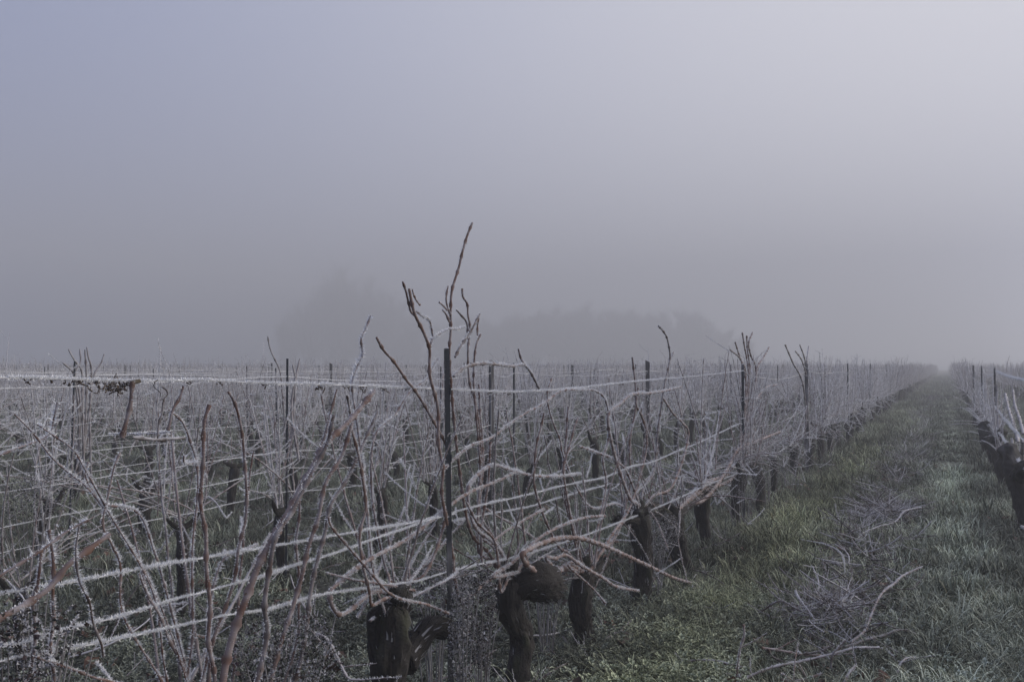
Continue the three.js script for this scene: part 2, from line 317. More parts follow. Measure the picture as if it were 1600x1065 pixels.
nearTrunk(1, [[[spot(1.5, -0.1), spot(1.47, 0.25, -0.03), spot(1.5, 0.48)], [0.065, 0.05, 0.055, 0.075]], [[spot(1.5, 0.44), spot(1.6, 0.47), spot(1.72, 0.5)], [0.04, 0.035, 0.04]]]);
nearTrunk(2, [[[on0(602, 1260), on0(606, 1080), on0(605, 1010), on0(606, 942)], [0.062, 0.046, 0.05, 0.044, 0.058, 0.052]], [[on0(628, 1035), on0(652, 1000), on0(676, 980, 0.02), on0(708, 986, 0.05)], [0.045, 0.036, 0.032, 0.028]], [[on0(620, 965), on0(628, 940), on0(626, 920)], [0.034, 0.028, 0.02]]]);
nearTrunk(3, [[[on0(800, 1150), on0(808, 1065), on0(815, 1000), on0(796, 940), on0(796, 900)], [0.055, 0.045, 0.042, 0.045, 0.05, 0.045]], [[on0(800, 930), on0(820, 915, 0.05), on0(845, 912, 0.09), on0(864, 916, 0.1)], [0.04, 0.052, 0.074, 0.068, 0.05]]]);
nearTrunk(4, [[[on0(925, 1045), on0(914, 990), on0(906, 940), on0(912, 893)], [0.062, 0.05, 0.046, 0.05, 0.05]], [[on0(912, 905), on0(930, 893), on0(942, 880)], [0.03, 0.03, 0.026]]]);
nearTrunk(5, [[[spot(4.7, -0.1), spot(4.72, 0.25, 0.02), spot(4.68, 0.5)], [0.06, 0.05, 0.05, 0.06]], [[spot(4.68, 0.46), spot(4.5, 0.5), spot(4.36, 0.51)], [0.035, 0.026, 0.022]], [[spot(4.68, 0.46), spot(4.86, 0.5), spot(5.0, 0.5)], [0.035, 0.026, 0.022]]]);
nearTrunk(6, [[[on0(1078, 915), on0(1066, 880), on0(1058, 845), on0(1052, 805)], [0.06, 0.05, 0.046, 0.055, 0.06]], [[on0(1055, 818), on0(1030, 800), on0(1008, 796)], [0.04, 0.032, 0.026]], [[on0(1052, 812), on0(1072, 790), on0(1092, 778)], [0.035, 0.028, 0.022]]]);
NEAR[2].head = on0(612, 945); NEAR[3].head = on0(800, 905); NEAR[4].head = on0(912, 897); NEAR[5].head = spot(4.68, 0.5); NEAR[6].head = on0(1050, 806);

// cane(vine, offset towards the camera, width in photograph pixels, frost factor, flag 'h' = rooted in the head at its last point, way ...)
const NEAR_F = { frost: 6600, flen: 0.0054, fw: 0.00098 };
function cane(k, off, w, fr, rooted, ...xy) {
  const v = NEAR[k], pts = [];
  for (let i = 0; i < xy.length; i += 2) pts.push(on0(xy[i], xy[i + 1], lerp(off, off * 0.5, i / xy.length)));
  const zc = pts[0].clone().sub(camera.position).applyQuaternion(camera.quaternion.clone().invert()).z * -1;
  if (rooted) { const h = v.head.clone().add(V(rr(-0.02, 0.02), rr(-0.01, 0.02), rr(-0.04, 0.04))), e = pts[pts.length - 1]; if (e.distanceTo(h) > 0.12) pts.push(e.clone().lerp(h, 0.55).add(V(rr(-0.02, 0.02), rr(0.01, 0.04), rr(-0.02, 0.02)))); pts.push(h); }
  const r = w * 0.5 * zc / 1400 * 0.7, g = new Geo();
  caneGeo(g, pts.map((p) => toLocal(v, p)), r * 0.8, r * 1.08, { sides: 8, step: 0.008, knots: rr(0.06, 0.085), frost: NEAR_F.frost * fr, flen: NEAR_F.flen * (0.75 + 0.3 * fr), fw: NEAR_F.fw, coat: clamp(0.02 + 0.12 * fr, 0, 0.8), tint: CANE[Math.floor(R() * 2.4)], rng: R });
  return mesh('cane', g.build(), frosted, v.o);
}
// lower left corner
tag(cane(0, 0.12, 15, 0.8, 1, 171, 834, 128, 866, 107, 881, 72, 922, 0, 965, -90, 1010), 'thick pale cut cane with a frosted end');
cane(0, 0.16, 7, 0.8, 1, 139, 812, 112, 825, 59, 863, 0, 899, -80, 960);
cane(0, 0.10, 8, 1, 1, 76, 828, 83, 882, 82, 930, 83, 973, 78, 1015, 84, 1070, 60, 1180);
cane(0, 0.06, 8, 1, 1, 64, 858, 59, 908, 51, 946, 55, 989, 44, 1064, 20, 1180);
tag(cane(0, 0.14, 5, 0.6, 0, 123, 822, 118, 860, 123, 906, 139, 940, 145, 973, 158, 1007, 161, 1026), 'thin dark hanging cane');
cane(0, -0.05, 5, 1.2, 1, 89, 629, 84, 652, 76, 679, 34, 697, 0, 710, -60, 735, -200, 900);
// left vertical canes
tag(cane(1, 0.10, 9, 0.9, 1, 327, 632, 319, 658, 317, 723, 313, 785, 321, 834, 322, 887, 328, 951, 325, 1002, 335, 1058, 330, 1120), 'upright brown cane with a flared frosted top');
cane(1, 0.10, 5, 1.3, 0, 287, 712, 287, 722, 298, 724, 313, 722);
cane(1, 0.04, 7, 0.9, 1, 356, 612, 365, 626, 376, 666, 381, 710, 385, 779, 383, 812, 372, 858, 367, 900, 351, 951, 332, 1002, 322, 1090);
tag(cane(1, 0.12, 13, 0.9, 1, 585, 610, 547, 656, 510, 693, 481, 743, 450, 800, 416, 859, 400, 892, 385, 933, 367, 981, 353, 1034, 340, 1100), 'thick brown cane slanting up to the right');
cane(1, 0.14, 10, 0.9, 1, 521, 648, 512, 690, 482, 748, 452, 806, 432, 834, 421, 887, 413, 946, 417, 983, 413, 1015, 380, 1110);
cane(1, 0.10, 5, 0.9, 0, 526, 608, 516, 646, 504, 690, 492, 710);
cane(1, 0.08, 9, 0.9, 1, 550, 660, 534, 711, 508, 756, 497, 809, 482, 853, 470, 905, 440, 1000, 400, 1110);
cane(1, 0.06, 5, 0.8, 0, 542, 618, 546, 640, 549, 668);
cane(1, 0.05, 8, 0.9, 1, 589, 645, 573, 680, 542, 748, 516, 790, 508, 830, 494, 882, 483, 938, 480, 973, 450, 1080);
cane(1, 0.02, 6, 0.9, 1, 468, 778, 467, 809, 462, 847, 467, 900, 466, 950, 466, 989, 430, 1090);
cane(1, 0.03, 5, 1, 1, 187, 707, 179, 726, 168, 776, 160, 820, 174, 850, 187, 880, 190, 954, 250, 1060);
cane(1, 0.03, 4, 1.0, 1, 22, 647, 53, 679, 79, 713, 105, 737, 134, 760, 165, 800, 230, 900, 290, 1060);
cane(1, 0.04, 4, 0.9, 1, 58, 663, 84, 681, 113, 702, 131, 731, 147, 760, 172, 805, 240, 930);
cane(1, -0.04, 5, 1.2, 1, 263, 640, 285, 660, 297, 690, 306, 720, 309, 760, 300, 860, 300, 1000);
cane(1, -0.03, 5, 1.6, 1, 137, 722, 133, 742, 140, 760, 158, 785, 214, 800, 240, 860);
cane(1, 0.0, 5, 1.3, 1, 402, 850, 380, 860, 350, 872, 330, 930);
// first stout trunk: upright and slanting canes
cane(2, 0.08, 7, 0.7, 1, 547, 665, 560, 711, 568, 759, 571, 796, 562, 832, 566, 879, 577, 925, 580, 944);
cane(2, 0.10, 6, 1, 0, 513, 808, 515, 818, 547, 858, 582, 898, 606, 925, 633, 938, 662, 943, 702, 959);
tag(cane(3, 0.06, 8, 0.55, 1, 639, 451, 647, 488, 663, 522, 671, 546, 671, 583, 684, 638, 685, 693, 692, 732, 690, 769, 697, 809, 706, 859, 713, 919, 721, 938), 'tall reddish cane rising past the steel post');
cane(3, 0.06, 5, 0.5, 0, 629, 440, 634, 455, 638, 472, 642, 487, 648, 492);
cane(3, 0.06, 3.4, 0.5, 0, 644, 452, 647, 462, 651, 470, 656, 476);
tag(cane(2, 0.03, 7, 0.7, 1, 588, 527, 600, 548, 613, 562, 639, 599, 644, 604, 663, 633, 676, 656, 697, 696, 702, 719, 700, 790, 660, 900), 'dark cane slanting up left above the top wire');
tag(cane(3, -0.03, 6, 0.35, 1, 738, 348, 730, 368, 723, 391, 717, 417, 706, 454, 704, 480, 704, 499, 704, 520, 702, 546, 706, 620, 716, 720, 735, 830), 'tallest dark cane standing above the steel post');
cane(3, -0.03, 4, 0.5, 0, 700, 447, 697, 465, 699, 480, 704, 492);
cane(3, -0.03, 4, 0.5, 0, 686, 472, 693, 478, 699, 485);
cane(3, -0.03, 4, 0.5, 0, 691, 484, 697, 491, 702, 503);
cane(3, -0.06, 5, 0.8, 1, 722, 451, 723, 463, 730, 475, 731, 492, 734, 509, 731, 551, 734, 600, 744, 633, 752, 720, 750, 800);
cane(3, -0.06, 4, 0.8, 0, 713, 484, 720, 492, 729, 504, 731, 530);
cane(3, -0.02, 5, 0.9, 0, 750, 490, 742, 505, 734, 520, 720, 540, 711, 558);
cane(3, -0.02, 3.5, 0.9, 0, 749, 492, 746, 510, 746, 524);
cane(3, -0.04, 5, 1.0, 1, 751, 522, 745, 535, 742, 551, 740, 599, 744, 650, 750, 730, 748, 830);
cane(3, -0.02, 3.5, 2.2, 0, 726, 511, 714, 514, 701, 514, 688, 521, 676, 528, 672, 540);
cane(3, 0.04, 3.2, 1.8, 0, 650, 486, 660, 494, 671, 501, 674, 512, 676, 525);
cane(2, 0.0, 4.5, 2.4, 1, 579, 493, 575, 504, 571, 514, 564, 529, 566, 554, 556, 577, 550, 599, 556, 650, 570, 760, 585, 900);
cane(2, -0.05, 4, 1.4, 1, 684, 560, 675, 575, 668, 590, 640, 612, 615, 650, 586, 680, 580, 760, 600, 880);
// right of the post
tag(cane(3, 0.05, 5.5, 1.6, 0, 842, 606, 826, 577, 818, 570, 802, 572, 755, 568, 723, 575, 709, 588), 'frosted cane arching over from the steel post');
cane(3, 0.03, 4.5, 1.5, 0, 810, 545, 814, 560, 826, 577, 834, 592, 842, 607);
tag(cane(4, 0.04, 5.5, 1.4, 1, 694, 732, 715, 712, 736, 696, 765, 685, 794, 664, 820, 646, 850, 630, 876, 611, 908, 609, 931, 611, 946, 625, 952, 659, 950, 690, 942, 717, 947, 755, 925, 850), 'long frosted cane curving up and over right of the post');
cane(2, 0.02, 6, 1.2, 1, 805, 737, 789, 746, 734, 769, 713, 782, 679, 809, 636, 842, 577, 874, 534, 906, 515, 927, 530, 960);
cane(3, 0.02, 5, 1.8, 1, 908, 740, 870, 744, 834, 743, 799, 735, 768, 727, 740, 748, 731, 764, 740, 820);
cane(3, 0.05, 6, 0.9, 1, 729, 785, 744, 814, 772, 844, 777, 868, 783, 925);
cane(3, 0.05, 5, 1.0, 0, 772, 844, 790, 830, 820, 812, 850, 795);
cane(3, -0.04, 5, 1.0, 1, 758, 794, 780, 808, 802, 819, 820, 830, 840, 850);
tag(cane(4, 0.16, 6.5, 1.0, 1, 1081, 911, 1054, 903, 1009, 882, 974, 866, 947, 854, 912, 842, 888, 840, 854, 846, 816, 868, 850, 900), 'long cane arching down into the grass of the track');
cane(4, 0.12, 6, 1.1, 1, 998, 923, 960, 915, 942, 903, 907, 883, 883, 867, 868, 872, 853, 871, 870, 890);
cane(4, 0.12, 4.5, 0.9, 1, 946, 943, 926, 919, 905, 900, 888, 884);
cane(4, 0.07, 5.5, 1.1, 1, 946, 806, 918, 808, 888, 817, 845, 839, 800, 879, 770, 900);
cane(3, -0.05, 6, 1.1, 1, 748, 600, 750, 648, 753, 690, 755, 727, 750, 775, 748, 860);
cane(3, -0.02, 6, 1.0, 1, 766, 690, 763, 751, 757, 790, 752, 830, 755, 880);
cane(4, 0.0, 5, 0.8, 1, 988, 558, 993, 606, 993, 638, 984, 690, 984, 759, 960, 840);
cane(4, 0.03, 5, 0.8, 1, 997, 606, 994, 630, 1003, 650, 1010, 675, 1010, 700, 985, 790);
tag(cane(5, 0.02, 4.2, 1.0, 1, 1029, 509, 1037, 518, 1042, 527, 1046, 545, 1047, 559, 1039, 598, 1033, 638, 1029, 664, 1020, 740), 'thin cane hooking up above the wire right of centre');
cane(5, 0.02, 3, 1.6, 0, 1053, 549, 1050, 556, 1046, 562);
cane(5, 0.05, 5, 1.0, 1, 1037, 623, 1052, 646, 1066, 660, 1076, 677, 1050, 760);
cane(4, 0.04, 5.5, 0.7, 1, 850, 645, 845, 668, 839, 690, 835, 725, 835, 759, 870, 850);
cane(4, 0.0, 5, 0.9, 1, 888, 635, 886, 655, 885, 677, 881, 724, 885, 790);
cane(4, 0.03, 5, 0.9, 1, 903, 652, 897, 668, 893, 685, 884, 716, 880, 730, 890, 800);
cane(6, 0.04, 5, 1.2, 1, 1220, 674, 1180, 690, 1152, 703, 1142, 722, 1135, 735, 1100, 780);
cane(6, 0.0, 4, 1.3, 1, 1215, 601, 1200, 604, 1189, 614, 1176, 638, 1180, 665, 1150, 740);
cane(5, 0.0, 4, 1.4, 1, 862, 590, 855, 615, 858, 640, 866, 665, 876, 690, 878, 705, 920, 790);
cane(5, 0.02, 5, 1.6, 1, 905, 697, 930, 706, 952, 714, 965, 722, 978, 735, 1000, 800);
cane(5, 0.05, 5, 1.8, 1, 1064, 604, 1040, 610, 1015, 614, 985, 617, 970, 630, 950, 650, 955, 690, 985, 780);
// dense wild growth of the same vines behind the hand-led canes
function fillCanes(k, n, seed, o = {}) {
  const v = NEAR[k], rng = rngOf(seed);
  for (let i = 0; i < n; i++) {
    const flat = rng() < 0.4, droop = rng() < (o.droop ?? 0), p = toLocal(v, v.head).add(V(rr(-0.03, 0.03, rng), rr(-0.02, 0.03, rng), rr(-1, 1, rng) * (o.wide ?? 0.15)));
    const dir = droop ? V(rr(-0.5, 0.6, rng), rr(-0.2, 0.4, rng), rr(-1, 1, rng)) : flat ? V(rr(-0.6, 0.3, rng), rr(0.1, 0.8, rng), rng() < 0.5 ? -1 : 1) : V(rr(-0.4, 0.15, rng), 1, rr(-0.6, 0.6, rng)), g = new Geo(), r0 = rr(0.0026, 0.0046, rng), len = rr(0.35, o.len ?? 0.72, rng);
    const ctrl = growCane(rng, p, dir, len, 0.065, { bend: 0.05, up: droop ? -0.16 : flat ? 0 : 0.03 }), f = { sides: 6, step: 0.014, frost: 3400, flen: 0.0048, fw: 0.00088, coat: rr(0.04, 0.32, rng), tint: CANE[Math.floor(rng() * 4)], rng };
    caneGeo(g, ctrl, r0, r0 * 0.55, f);
    for (let j = 0; j < 3; j++) { const a = ctrl[1 + Math.floor(rng() * (ctrl.length - 1))], dd = V(rr(-1, 0.4, rng), rr(-0.4, 0.8, rng), rr(-1, 1, rng)); if (rng() < 0.4) tendril(g, a, dd, rr(0.05, 0.13, rng), 0.0011, rng, mixc(CANE[2], CRUST, 0.35), 500); else caneGeo(g, growCane(rng, a, dd, rr(0.06, 0.2, rng), 0.04, { bend: 0.12 }), r0 * 0.45, r0 * 0.28, { ...f, sides: 4, knots: 9, coat: 0.55 }); }
    mesh('cane', g.build(), frosted, v.o);
  }
}
fillCanes(0, 4, 31); fillCanes(1, 9, 32); fillCanes(2, 9, 33); fillCanes(3, 12, 34); fillCanes(4, 12, 35, { droop: 0.1 }); fillCanes(5, 22, 36, { len: 0.8, droop: 0.35, wide: 0.3 }); fillCanes(6, 24, 37, { len: 0.8, droop: 0.35, wide: 0.3 });
// upright brooms of canes at the second post of this row
for (const way of [[1149, 535, 1155, 554, 1160, 569, 1166, 600], [1160, 519, 1163, 538, 1168, 567, 1170, 600], [1176, 519, 1170, 538, 1173, 554, 1181, 575, 1176, 620], [1202, 542, 1192, 560, 1184, 573, 1180, 600], [1141, 546, 1157, 561, 1166, 585], [1167, 524, 1168, 545, 1171, 570]]) cane(6, -0.02, 3.6, 1.0, 1, ...way, 1150, 720);

// --- wood hung up on the wires and lying loose
function stick(name, label, cat, pts, r0, r1, o = {}, group) {
  const c = pts[0], g = new Geo();
  caneGeo(g, pts.map((p) => p.clone().sub(c)), r0, r1, { sides: 8, step: 0.008, frost: 3600, flen: 0.006, fw: 0.0009, coat: 0.3, tint: CANE[Math.floor(R() * 3)], rng: R, ...o });
  const m = mesh(name, g.build(), frosted); m.position.copy(c); return tag(m, label, cat, group);
}
const way0 = (off, ...xy) => { const a = []; for (let i = 0; i < xy.length; i += 2) a.push(on0(xy[i], xy[i + 1], off)); return a; };
stick('cane_stub', 'short thick reddish cane piece hanging below the tangled tendrils on the top wire', 'cane piece', way0(0.03, 206, 596, 205, 615, 202, 640, 200, 648, 195, 665, 190, 684), 0.0036, 0.0040, { frost: 3000, coat: 0.1, knots: 0.05, tint: [0.075, 0.042, 0.032] });
stick('cut_stub', 'brown cut cane stub caught on the top wire beside the tangled tendrils', 'cane stub', way0(0.02, 218, 595, 208, 597, 198, 600), 0.0046, 0.0046, { frost: 500, coat: 0.05, tint: [0.055, 0.04, 0.022], knots: 9 });
{ const t = thing('forked_twig', 'thin dark forked twig standing on a short level frosted stick', 'twig', null, on0(245, 687, 0.03));
  const part = (name, r, o, ...xy) => { const g = new Geo(); caneGeo(g, way0(0.03, ...xy).map((p) => p.sub(t.position)), r, r * 0.85, { sides: 7, step: 0.006, frost: 1000, flen: 0.0045, fw: 0.0007, coat: 0.15, tint: [0.05, 0.035, 0.03], rng: R, knots: 0.06, ...o }); mesh(name, g.build(), frosted, t); };
  part('stem', 0.0021, {}, 245, 687, 248, 660, 253, 645, 254, 630, 256, 622); part('fork', 0.0016, {}, 256, 622, 262, 615, 259, 609, 252, 604); part('fork', 0.0014, {}, 256, 622, 250, 625); part('level_stick', 0.0036, { frost: 2600, flen: 0.006, coat: 0.4 }, 207, 683, 225, 685, 245, 687, 270, 685, 288, 684);
}
stick('hanging_tendril', 'curled dark tendril dangling from the top wire right of the cut stub', 'tendril', way0(0.02, 246, 593, 241, 597, 240, 604, 246, 609, 250, 613, 250, 620), 0.0013, 0.0011, { frost: 500, coat: 0.1, tint: [0.03, 0.025, 0.022], knots: 9 });
stick('broken_cane', 'broken red stem leaning against the top wire left of the flared upright cane', 'cane piece', way0(0.0, 286, 603, 280, 622, 272, 635, 268, 645, 265, 660, 262, 672), 0.0026, 0.003, { frost: 2500, coat: 0.15, tint: [0.075, 0.04, 0.032] });
function tangle(label, a, b, n, size, group) {      // dried tendrils wound round the wire between two spots
  const t = thing('tendril_tangle', label, 'tendrils', group, a), rng = rngOf(Math.round(a.x * 1000 + a.z * 777)); const g = new Geo();
  for (let i = 0; i < n; i++) { const p = a.clone().lerp(b, rng()).sub(a).add(V(rr(-1, 1, rng), rr(-1.3, 0.1, rng), rr(-1, 1, rng)).multiplyScalar(size * 0.6)); tendril(g, p, V(rr(-1, 1, rng), rr(-1, 1, rng), rr(-1, 1, rng)), size * rr(1.1, 2.3, rng), rr(0.0011, 0.0019, rng), rng, mixc([0.05, 0.032, 0.02], [0.10, 0.068, 0.045], rng()), 900); }
  mesh('tendril_coil', g.build(), frosted, t).userData.kind = 'stuff';
}
tangle('dark tangle of dried tendrils on the top wire, left of the larger tangle', on0(104, 592), on0(158, 597), 22, 0.012);
tangle('largest dark tangle of dried tendrils on the top wire beside the brown cut stub', on0(168, 596), on0(198, 600), 34, 0.018);
for (const [px, py] of [[40, 594], [77, 592], [292, 595], [340, 597], [412, 601]]) tangle('small dried tendril knot on the near top wire left of the diagonal canes', on0(px, py), on0(px + 5, py), 5, 0.007, 'small tendril knots at the left of the top wire');
for (const [px, py, k] of [[498, 604, 12], [536, 603, 7], [562, 605, 7], [598, 606, 9], [632, 605, 10], [655, 604, 10]]) tangle('small dark tendril knot on the near top wire just left of the steel post', on0(px, py), on0(px + 9, py), k, 0.009, 'tendril knots left of the steel post');
for (const [px, py] of [[763, 613], [790, 613], [966, 601], [1108, 588]]) tangle('small dark tendril knot on the near top wire right of the steel post', on0(px, py), on0(px + 9, py), 7, 0.009, 'tendril knots right of the steel post');

// --- other rows
const inView = (x, z, margin = 0.1) => { const a = Math.atan2(x, -z), d = Math.hypot(x, z); return Math.abs(a + 0.4522) < 0.519 + margin + 0.8 / Math.max(1, d); };
const sites = [];
for (let k = -3; k <= 64; k++) {
  if (k === -1) { for (let s = 2.6; s < 150; s += 0.92) if (s > 9.2) sites.push({ k, x: RIGHT, z: -s }); continue; }
  if (k < -1) { const x = RIGHT + GAP * (-1 - k); for (let s = 12; s < 150; s += 0.9) sites.push({ k, x, z: -s }); continue; }
  const rng = rngOf(300 + k), x = rowX(k), s0 = k === 0 ? 6.4 : k === 1 ? 0.83 : rng() * 0.85;
  for (let s = s0; s < 165; s += 0.85) sites.push({ k, x: x + (k === 1 || k === 0 ? 0 : rr(-0.04, 0.04, rng)), z: -s });
}
const seen = sites.filter((p) => Math.hypot(p.x, p.z) < 160 && inView(p.x, p.z) && R() > 0.03).map((p) => ({ ...p, d: Math.hypot(p.x, p.z) })).sort((a, b) => a.d - b.d);
const single = seen.slice(0, 290), mass = seen.slice(290);
const L0 = [], L1 = [], N0 = 40;
for (let i = 0; i < 9; i++) L0.push(protoOf(500 + i, 0, { n0: 15, n1: 21, arm: 0.22, droop: 0.16 })); for (let i = 0; i < 10; i++) L1.push(protoOf(600 + i, 1, { n0: 20, n1: 27, arm: 0.22, droop: 0.16 }));
const HEDGE0 = [0, 1, 2, 3, 4].map((i) => protoOf(550 + i, 0, { n0: 28, n1: 34, flat: 0.3, droop: 0.36, arm: 0.44 })), HEDGE1 = [0, 1, 2, 3, 4].map((i) => protoOf(560 + i, 1, { n0: 28, n1: 34, flat: 0.3, droop: 0.36, arm: 0.44 })), BARE = [0, 1, 2].map((i) => protoOf(570 + i, 1, { n0: 7, n1: 12, flat: 0.25, fat: 1.6 }));
const source = { h0: HEDGE0.map((p) => assembleVine(p, 'grapevine', 0)), h1: HEDGE1.map((p) => assembleVine(p, 'grapevine', 1)), bare: BARE.map((p) => assembleVine(p, 'grapevine', 1)), 0: L0.map((p) => assembleVine(p, 'grapevine', 0)), 1: L1.map((p) => assembleVine(p, 'grapevine', 1)) };
const perRow = {};
single.forEach((p, i) => {
  const lod = i < N0 ? 0 : 1, list = source[p.k === 0 ? (lod ? 'h1' : 'h0') : p.k < 0 ? 'bare' : lod], o = list[Math.floor(R() * list.length)].clone();
  o.name = numbered('grapevine'); scene.add(o);
  o.position.set(p.x, hillock(p.x, p.z), p.z); o.rotation.y = (R() < 0.5 ? Math.PI : 0) + rr(-0.25, 0.25); const sc = rr(0.92, 1.07) * (p.d < 5 ? 0.83 : 1); o.scale.set(sc, sc * rr(0.94, 1.05), sc);
  if (p.k === -1 && p.d > 4) o.scale.y *= 0.85;
  const n = perRow[p.k] = (perRow[p.k] ?? 0) + 1, far = p.d > 11;
  let label;
  if (p.k === -1) label = far ? 'frosted grapevine farther along the row at the right edge of the track' : 'dark grapevine in the row at the right edge of the track, ' + (ORDINAL[n - 1] ?? 'next') + ' from the front';
  else if (p.k < -1) label = 'faint grapevine in a row beyond the one at the right edge';
  else if (p.k === 0) label = far ? 'dense frosted grapevine farther along the left edge of the grassy track' : 'frosted grapevine at the left edge of the track, ' + ORDINAL[n - 1] + ' past the one under dead leaves';
  else label = (far ? 'frosted bare grapevine farther back in the ' : 'frosted grapevine, ' + (n === 1 ? 'first' : ORDINAL[n - 1] ?? 'next') + ' from the left edge in the ') + rowWord(p.k);
  tag(o, label, 'grapevine', far || p.k < -1 ? 'grapevines farther back in the ' + (p.k >= 0 ? rowWord(p.k) : 'rows at the right') : null);
});
{
  const protos = [0, 1, 2, 3, 4].map((i) => { const v = makeVine(700 + i, 2, { n0: 22, n1: 28, arm: 0.36, droop: 0.12 }), g = new Geo(); const join = (a) => { const b = g.p.length / 3; for (const x of a.p) g.p.push(x); for (const x of a.n) g.n.push(x); for (const x of a.c) g.c.push(x); for (const x of a.u) g.u.push(x); for (const x of a.i) g.i.push(x + b); }; join(v.T); v.canes.forEach(join); return g.build(); });
  const far = thing('distant_vines', 'grey mass of frosted vines fading into the fog behind the nearer rows', 'grapevines'); far.userData.kind = 'stuff';
  const groups = protos.map(() => []); mass.forEach((p) => groups[Math.floor(R() * 5)].push(p));
  const m4 = new THREE.Matrix4(), q = new THREE.Quaternion();
  groups.forEach((list, i) => {
    const im = new THREE.InstancedMesh(protos[i], frosted, list.length); im.name = 'vine_mass'; im.userData.kind = 'stuff'; far.add(im);
    list.forEach((p, j) => { const s = rr(0.9, 1.12); im.setMatrixAt(j, m4.compose(V(p.x, hillock(p.x, p.z), p.z), q.setFromAxisAngle(V(0, 1, 0), (R() < 0.5 ? Math.PI : 0) + rr(-0.3, 0.3)), V(s, s * rr(0.92, 1.1), s))); });
  });
}
// leaning old trunks of the right row
function bigTrunk(label, list) {
  const c = list[0][0][0], t = thing('grapevine', label, 'grapevine', null, V(c.x, 0, c.z)), g = new Geo(), rng = rngOf(77 + list.length + Math.round(c.z * 10));
  for (const [pts, radii] of list) trunkGeo(g, pts.map((p) => p.clone().sub(t.position)), radii, 18, rng, 0.02);
  mesh('trunk', g.build(true), bark, t); return t;
}
const rt = (s, x, y) => V(x, y, -s);
const RT = [
  bigTrunk('thick dark leaning trunk at the right edge, its head tilted over the track', [[[rt(11.55, 0.60, -0.12), rt(11.65, 0.56, 0.15), rt(11.9, 0.47, 0.38), rt(12.2, 0.39, 0.60)], [0.10, 0.075, 0.07, 0.085, 0.075]], [[rt(11.9, 0.48, 0.4), rt(11.6, 0.52, 0.5), rt(11.3, 0.55, 0.58)], [0.07, 0.055, 0.05]]]),
  bigTrunk('thick dark vine trunk cut by the right edge below the leaning one', [[[rt(7.9, 0.56, -0.12), rt(8.0, 0.53, 0.2), rt(8.2, 0.48, 0.42), rt(8.5, 0.44, 0.64)], [0.095, 0.07, 0.066, 0.08, 0.07]], [[rt(8.2, 0.49, 0.4), rt(7.9, 0.52, 0.52), rt(7.5, 0.54, 0.58)], [0.065, 0.05, 0.045]]]),
];
function rightCane(k, x, w, fr, ...xy) {
  const t = RT[k], pts = []; for (let i = 0; i < xy.length; i += 2) pts.push(onRow(x, xy[i], xy[i + 1]).sub(t.position));
  const g = new Geo(), r = w * 0.5 * 10 / 1400; caneGeo(g, pts, r * 0.8, r, { sides: 6, step: 0.02, frost: 500 * fr, flen: 0.009, fw: 0.0018, coat: 0.35, tint: CANE[3], rng: R }); mesh('cane', g.build(), frosted, t);
}
rightCane(0, 0.58, 4, 1, 1571, 614, 1577, 640, 1584, 662, 1592, 690); rightCane(0, 0.58, 3.6, 1, 1583, 608, 1586, 630, 1594, 655, 1600, 678); rightCane(0, 0.56, 5, 0.8, 1558, 600, 1559, 640, 1561, 690, 1562, 720);
rightCane(0, 0.50, 3, 2.2, 1543, 712, 1550, 728, 1556, 748, 1560, 762, 1566, 780, 1574, 795, 1586, 812, 1604, 828);
rightCane(1, 0.57, 5, 1, 1599, 690, 1597, 720, 1595, 755); rightCane(1, 0.57, 4, 1.4, 1582, 684, 1584, 720, 1583, 755);

// ---------------------------------------------------------------- posts
const POSTC = [0.030, 0.033, 0.037];
function steelPost(seed, h, w) {                       // rolled angle section with notches and wire hooks
  const rng = rngOf(seed), o = new THREE.Group(), s = new THREE.Shape(), t = w * 0.16;
  s.moveTo(0, 0); s.lineTo(w, 0); s.lineTo(w, t); s.lineTo(t, t); s.lineTo(t, w * 0.8); s.lineTo(0, w * 0.8); s.closePath();
  const e = new THREE.ExtrudeGeometry(s, { depth: h + 0.2, bevelEnabled: true, bevelThickness: 0.001, bevelSize: 0.0008, bevelSegments: 1, steps: 30 }); e.rotateX(-Math.PI / 2); e.translate(-w / 2, -0.2, w * 0.4);
  const p = e.attributes.position, c = new Float32Array(p.count * 3);
  for (let i = 0; i < p.count; i++) { const n = fbm(p.getX(i) * 40, p.getY(i) * 9, p.getZ(i) * 40 + seed, 3), k = mixc(mixc(POSTC, [0.07, 0.05, 0.04], clamp((n - 0.45) * 2, 0, 0.5)), CRUST, clamp((n - 0.5) * 2, 0, 0.55)); c.set(k, i * 3); }
  e.setAttribute('color', new THREE.BufferAttribute(c, 3)); mesh('stake', e, steel, o);
  for (const y of [0.54, 0.78, 1.0, 1.22]) { const g = new Geo(); g.tube([V(w * 0.5, y - 0.012, w * 0.42), V(w * 0.62, y - 0.006, w * 0.5), V(w * 0.66, y + 0.012, w * 0.52)], () => 0.003, 5, () => POSTC); mesh('wire_hook', g.build(), steel, o); }
  const g = new Geo(), line = [V(-w * 0.3, h, 0), V(0, h + 0.002, w * 0.1), V(w * 0.4, h, w * 0.3)]; rime(g, line, () => w * 0.12, 3500, 0.006, 0.001, rng, 0.9); rime(g, [V(-w / 2, 0.1, w * 0.4), V(-w / 2, h, w * 0.4)], () => 0.001, 420, 0.005, 0.0009, rng); rime(g, [V(w / 2, 0.1, w * 0.3), V(w / 2, h, w * 0.3)], () => 0.001, 420, 0.005, 0.0009, rng);
  mesh('rime', g.build(), frosted, o).userData.kind = 'stuff';
  return o;
}
